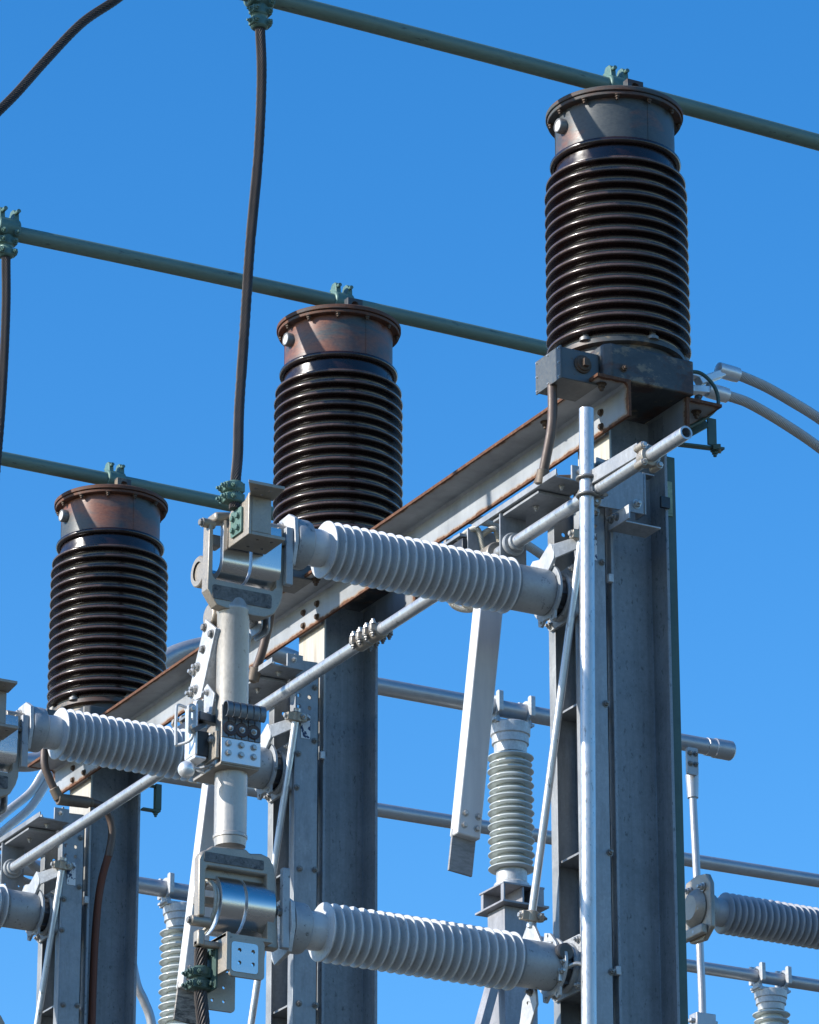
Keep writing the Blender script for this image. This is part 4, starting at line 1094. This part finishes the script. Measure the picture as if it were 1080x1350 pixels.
def post_insulator(x, y, ztop, label, sheds, r, h, cap_h, column=True):
    """tube saddle, metal cap, ribbed porcelain, foot and steel column"""
    t = thing('post_insulator', label, 'insulator', (x, y, ztop - h - .25), 'upright pale insulators in the background')
    z = ztop - .085
    m = MB().lathe((x, y, z - cap_h), Z, [(.03, 0), (r * .70, 0), (r * .72, cap_h * .30), (r * .80, cap_h * .32), (r * .80, cap_h * .58), (r * .86, cap_h * .62), (r * .88, cap_h - .006), (r * .82, cap_h), (.03, cap_h)], 40)
    cp = m.build('cap', GALV_LIGHT, t)
    for s in (-1, 1):
        m = MB()
        xs = x + s * .098
        m.torus((xs, y, ztop), X, .053, .012, 32, 10)
        m.prism([(-.055, -.095), (.055, -.095), (.030, -.045), (-.030, -.045)], (xs - .012, y, ztop), Y, Z, .024)
        for q in (-1, 1): m.prism(rrect(-.018, .018, -.045, .075, .012), (xs - .013, y + q * .062, ztop), Y, Z, .026)
        m.build('saddle', GALV_LIGHT, cp, bevel=.004)
    MB().box(x - .125, x + .125, y - .045, y + .045, z - .002, z + .012).build('saddle_plate', GALV_LIGHT, cp, bevel=.002)
    z0 = z - cap_h; hh = h; prof = [(.02, -hh - .012), (r * .62, -hh - .012)]
    for k in range(sheds):
        zc = -hh + hh * (k + .5) / sheds; rt = r if k % 2 == 0 else r * .93
        prof += [(r * .60, zc - .010), (r * .70, zc - .010), (rt * .96, zc - .0095), (rt, zc - .006), (rt, zc - .002), (rt * .95, zc + .003), (r * .66, zc + .010)]
    prof += [(r * .6, 0.002), (.02, .003)]
    MB().lathe((x, y, z0), Z, prof, 64).build('shed_column', PALE_GLAZE, t, angle=50)
    zf = z0 - hh
    MB().lathe((x, y, zf - .10), Z, [(.03, 0), (r * .78, 0), (r * .76, .03), (r * .66, .04), (r * .66, .10), (.03, .1)], 40).build('foot_cap', GALV_LIGHT, t)
    if column:
        c = thing('support_column', 'pale steel column under the ' + label, 'column', (x, y, -ZB), 'background support columns')
        zc = zf - .1
        MB().box(x - .098, x + .098, y - .09, y + .09, -ZB + .004, zc - .118).build('shaft', BG_STEEL, c, bevel=.004)
        m = MB().box(x - .125, x + .125, y - .13, y + .13, zc - .012, zc - .001); m.box(x - .140, x + .140, y - .15, y + .15, zc - .118, zc - .106)
        m.box(x - .006, x + .006, y - .12, y + .12, zc - .106, zc - .012); m.box(x - .125, x - .115, y - .13, y - .10, zc - .106, zc - .012); m.box(x + .06, x + .12, y - .13, y + .12, zc - .106, zc - .012); m.box(x - .12, x + .12, y + .095, y + .12, zc - .106, zc - .012)
        m.build('head_frame', BG_STEEL, c, bevel=.002)
        bolt(c, (x - .05, y - .02, zc - .10), (0, 0, 1), .014, BOLTM, True)
    return t
post_insulator(3.155, YA, 1.005, 'pale green upright insulator right of the hanging blade', 17, .124, .655, .165)
post_insulator(2.04, 8.027, .285, 'pale upright insulator half hidden by the black tipped blade', 15, .118, .62, .13)
post_insulator(7.05, 9.843, .937, 'pale upright insulator at the bottom right corner', 15, .120, .66, .13)
m = MB().bar((3.05, YA - .05, -.40), (2.30, YA - .05, -2.9), .075, .05, X)
tag(m.build('diagonal_brace', BG_STEEL, origin=(3.05, YA - .05, -.40), bevel=.003), 'grey diagonal brace leaning left beside the background support column', 'brace')

# drop tube below the capped background tube
t = thing('drop_tube', 'thin upright silver tube right of the right column, below the capped tube', 'busbar', (4.29, YA, .9))
MB().tube([(4.292, YA, .80), (4.296, YA, .60), (4.305, YA, .30), (4.315, YA, -.2), (4.32, YA, -.53), (4.32, YA, -2.2)], .021, 20).build('tube', GREY_AL, t)
m = MB().prism(rrect(4.225, 4.295, .80, .955, .012), (0, YA - .045, 0), X, Z, .018); pd = m.build('terminal_pad', CAPM, t, bevel=.003)
for x in (4.243, 4.277):
    for z in (.86, .92): bolt(pd, (x, YA - .063, z), (0, -1, 0), .012, BOLT_DARK, True)
MB().cyl((4.292, YA, .82), (4.294, YA, .69), .036, 22, .030).build('socket', GREY_AL, t)
m = MB().box(4.26, 4.38, YA - .04, YA + .04, -.60, -.52); m.box(4.235, 4.405, YA - .02, YA + .02, -.57, -.55); m.build('lower_clamp', GREY_AL, t, bevel=.004)

# second row of switches: one horizontal insulator seen past the right column
YE = 4.191; ZE = -.708
t = thing('insulator', 'grey ribbed insulator leaving the right edge behind the right column', 'insulator', (3.0, YE, ZE), 'grey ribbed horizontal insulators')
prof = [(.01, 3.018), (.066, 3.018), (.068, 3.06)]
for k in range(22):
    x = 3.09 + .0365 * k
    prof += [(.068, x - .010), (.080, x - .0085), (.098, x - .004), (.1015, x - .0012), (.1015, x + .001), (.0985, x + .003), (.077, x + .0065), (.068, x + .012)]
prof += [(.068, 3.95), (.01, 3.952)]
MB().lathe((0, YE, ZE), X, prof, 64).build('shed_column', SILICONE_SHADE, t, angle=55)
MB().lathe((0, YE, ZE), X, [(.02, 2.965), (.080, 2.965), (.082, 2.97), (.082, 3.014), (.076, 3.02), (.02, 3.02)], 40).build('cap', CAPM, t)
m = MB().prism([(-.13, .10), (-.10, .15), (0, .165), (.09, .15), (.12, .05), (.12, -.10), (.06, -.16), (-.06, -.17), (-.13, -.12)], (2.935, YE, ZE), Y, Z, .026)
fl = m.build('flange', CAST, t, bevel=.006)
m = MB().lathe((0, YE, ZE), X, [(.02, 2.895), (.06, 2.895), (.085, 2.912), (.10, 2.935), (.02, 2.936)], 36); m.box(2.90, 2.935, YE - .10, YE + .09, ZE - .15, ZE - .10); m.build('casting', CAST, fl, bevel=.008)
for y, z in ((-.07, .09), (.05, .10), (-.06, -.02), (-.02, -.125)): bolt(fl, (2.932, YE + y, ZE + z), (-1, 0, 0), .017, BOLTM, True)
m = MB()
for a in (0, .018, .036): m.box(2.9275, 2.9305, YE - .07 + a, YE - .064 + a, ZE + .02, ZE + .05)
m.box(2.9275, 2.9305, YE - .07, YE - .034, ZE + .032, ZE + .037); m.build('cast_mark', BRIGHT, fl)
MB().lathe((0, YE, ZE), X, [(.02, 3.955), (.084, 3.955), (.084, 4.04), (.02, 4.04)], 40).build('cap', CAPM, t)
m = MB().loft([[Vector((a + 4.17, YE + b, z)) for a, b in [(-.122, -.115), (-.110, -.115), (-.110, -.006), (.121, -.006), (.121, -.115), (.1335, -.115), (.1335, .115), (.121, .115), (.121, .006), (-.110, .006), (-.110, .115), (-.122, .115)]] for z in (-ZB + .004, -.45)])
tag(m.build('column', COLUMN, origin=(4.17, YE, -ZB), bevel=.0025), 'galvanised column holding the insulator beyond the right edge', 'column', 'steel columns under the beam')
tag(MB().tube([(1.235, 6.929, -.5), (1.269, 6.929, -.629), (1.31, 6.929, -.704), (1.355, 6.929, -.818), (1.40, 6.929, -1.1), (1.42, 6.929, -1.6)], .024, 18).build('hanging_cable', GREY_AL, origin=(1.235, 6.929, -.5)), 'grey curved cable end just right of the left column at the bottom edge', 'cable')

# ------------------------------------------------------------------ camera, sun, sky
f, th, az, ro = 6034.14, .38127, .49881, -.00105
F = Vector((math.sin(az) * math.cos(th), math.cos(az) * math.cos(th), math.sin(th)))
Rv = F.cross(Z).normalized(); U = Rv.cross(F)
R2 = Rv * math.cos(ro) + U * math.sin(ro); U2 = U * math.cos(ro) - Rv * math.sin(ro)
cd = bpy.data.cameras.new('camera'); cam = bpy.data.objects.new('camera', cd); col.objects.link(cam)
mw = Matrix((R2, U2, -F)).transposed().to_4x4(); mw.translation = CAM + Vector((0, 0, ZB)); cam.matrix_world = mw
cd.sensor_fit = 'HORIZONTAL'; cd.sensor_width = 36.0; cd.lens = 36.0 * f / 1080.0
cd.clip_start = .5; cd.clip_end = 8000
sc.camera = cam

EL = math.radians(26.0); PHI = math.radians(102.0)
sdir = Vector((-math.sin(PHI) * math.cos(EL), -math.cos(PHI) * math.cos(EL), math.sin(EL)))     # towards the sun
sl = bpy.data.lights.new('sun', 'SUN'); sl.energy = 4.2; sl.angle = math.radians(.53); sl.color = (1.0, .95, .87)
so = bpy.data.objects.new('sun', sl); col.objects.link(so); so.rotation_euler = sdir.to_track_quat('Z', 'Y').to_euler(); so.location = (-10, 0, 30)

w = bpy.data.worlds.new('World'); sc.world = w; w.use_nodes = True
nt = w.node_tree; bg = nt.nodes['Background']
sk = nt.nodes.new('ShaderNodeTexSky'); sk.sky_type = 'NISHITA'; sk.sun_disc = False
sk.sun_elevation = EL; sk.sun_rotation = math.atan2(sdir.x, sdir.y)
sk.air_density = 1.0; sk.dust_density = .3; sk.ozone_density = 3.0; sk.altitude = 100
hs = nt.nodes.new('ShaderNodeHueSaturation'); hs.inputs['Saturation'].default_value = 1.35; hs.inputs['Hue'].default_value = .5035
nt.links.new(sk.outputs[0], hs.inputs['Color']); nt.links.new(hs.outputs[0], bg.inputs['Color']); bg.inputs['Strength'].default_value = .15

vs = sc.view_settings; vs.view_transform = 'Standard'; vs.look = 'None'; vs.gamma = 1; vs.exposure = .70
sc.cycles.max_bounces = 8; sc.cycles.diffuse_bounces = 4; sc.cycles.glossy_bounces = 4
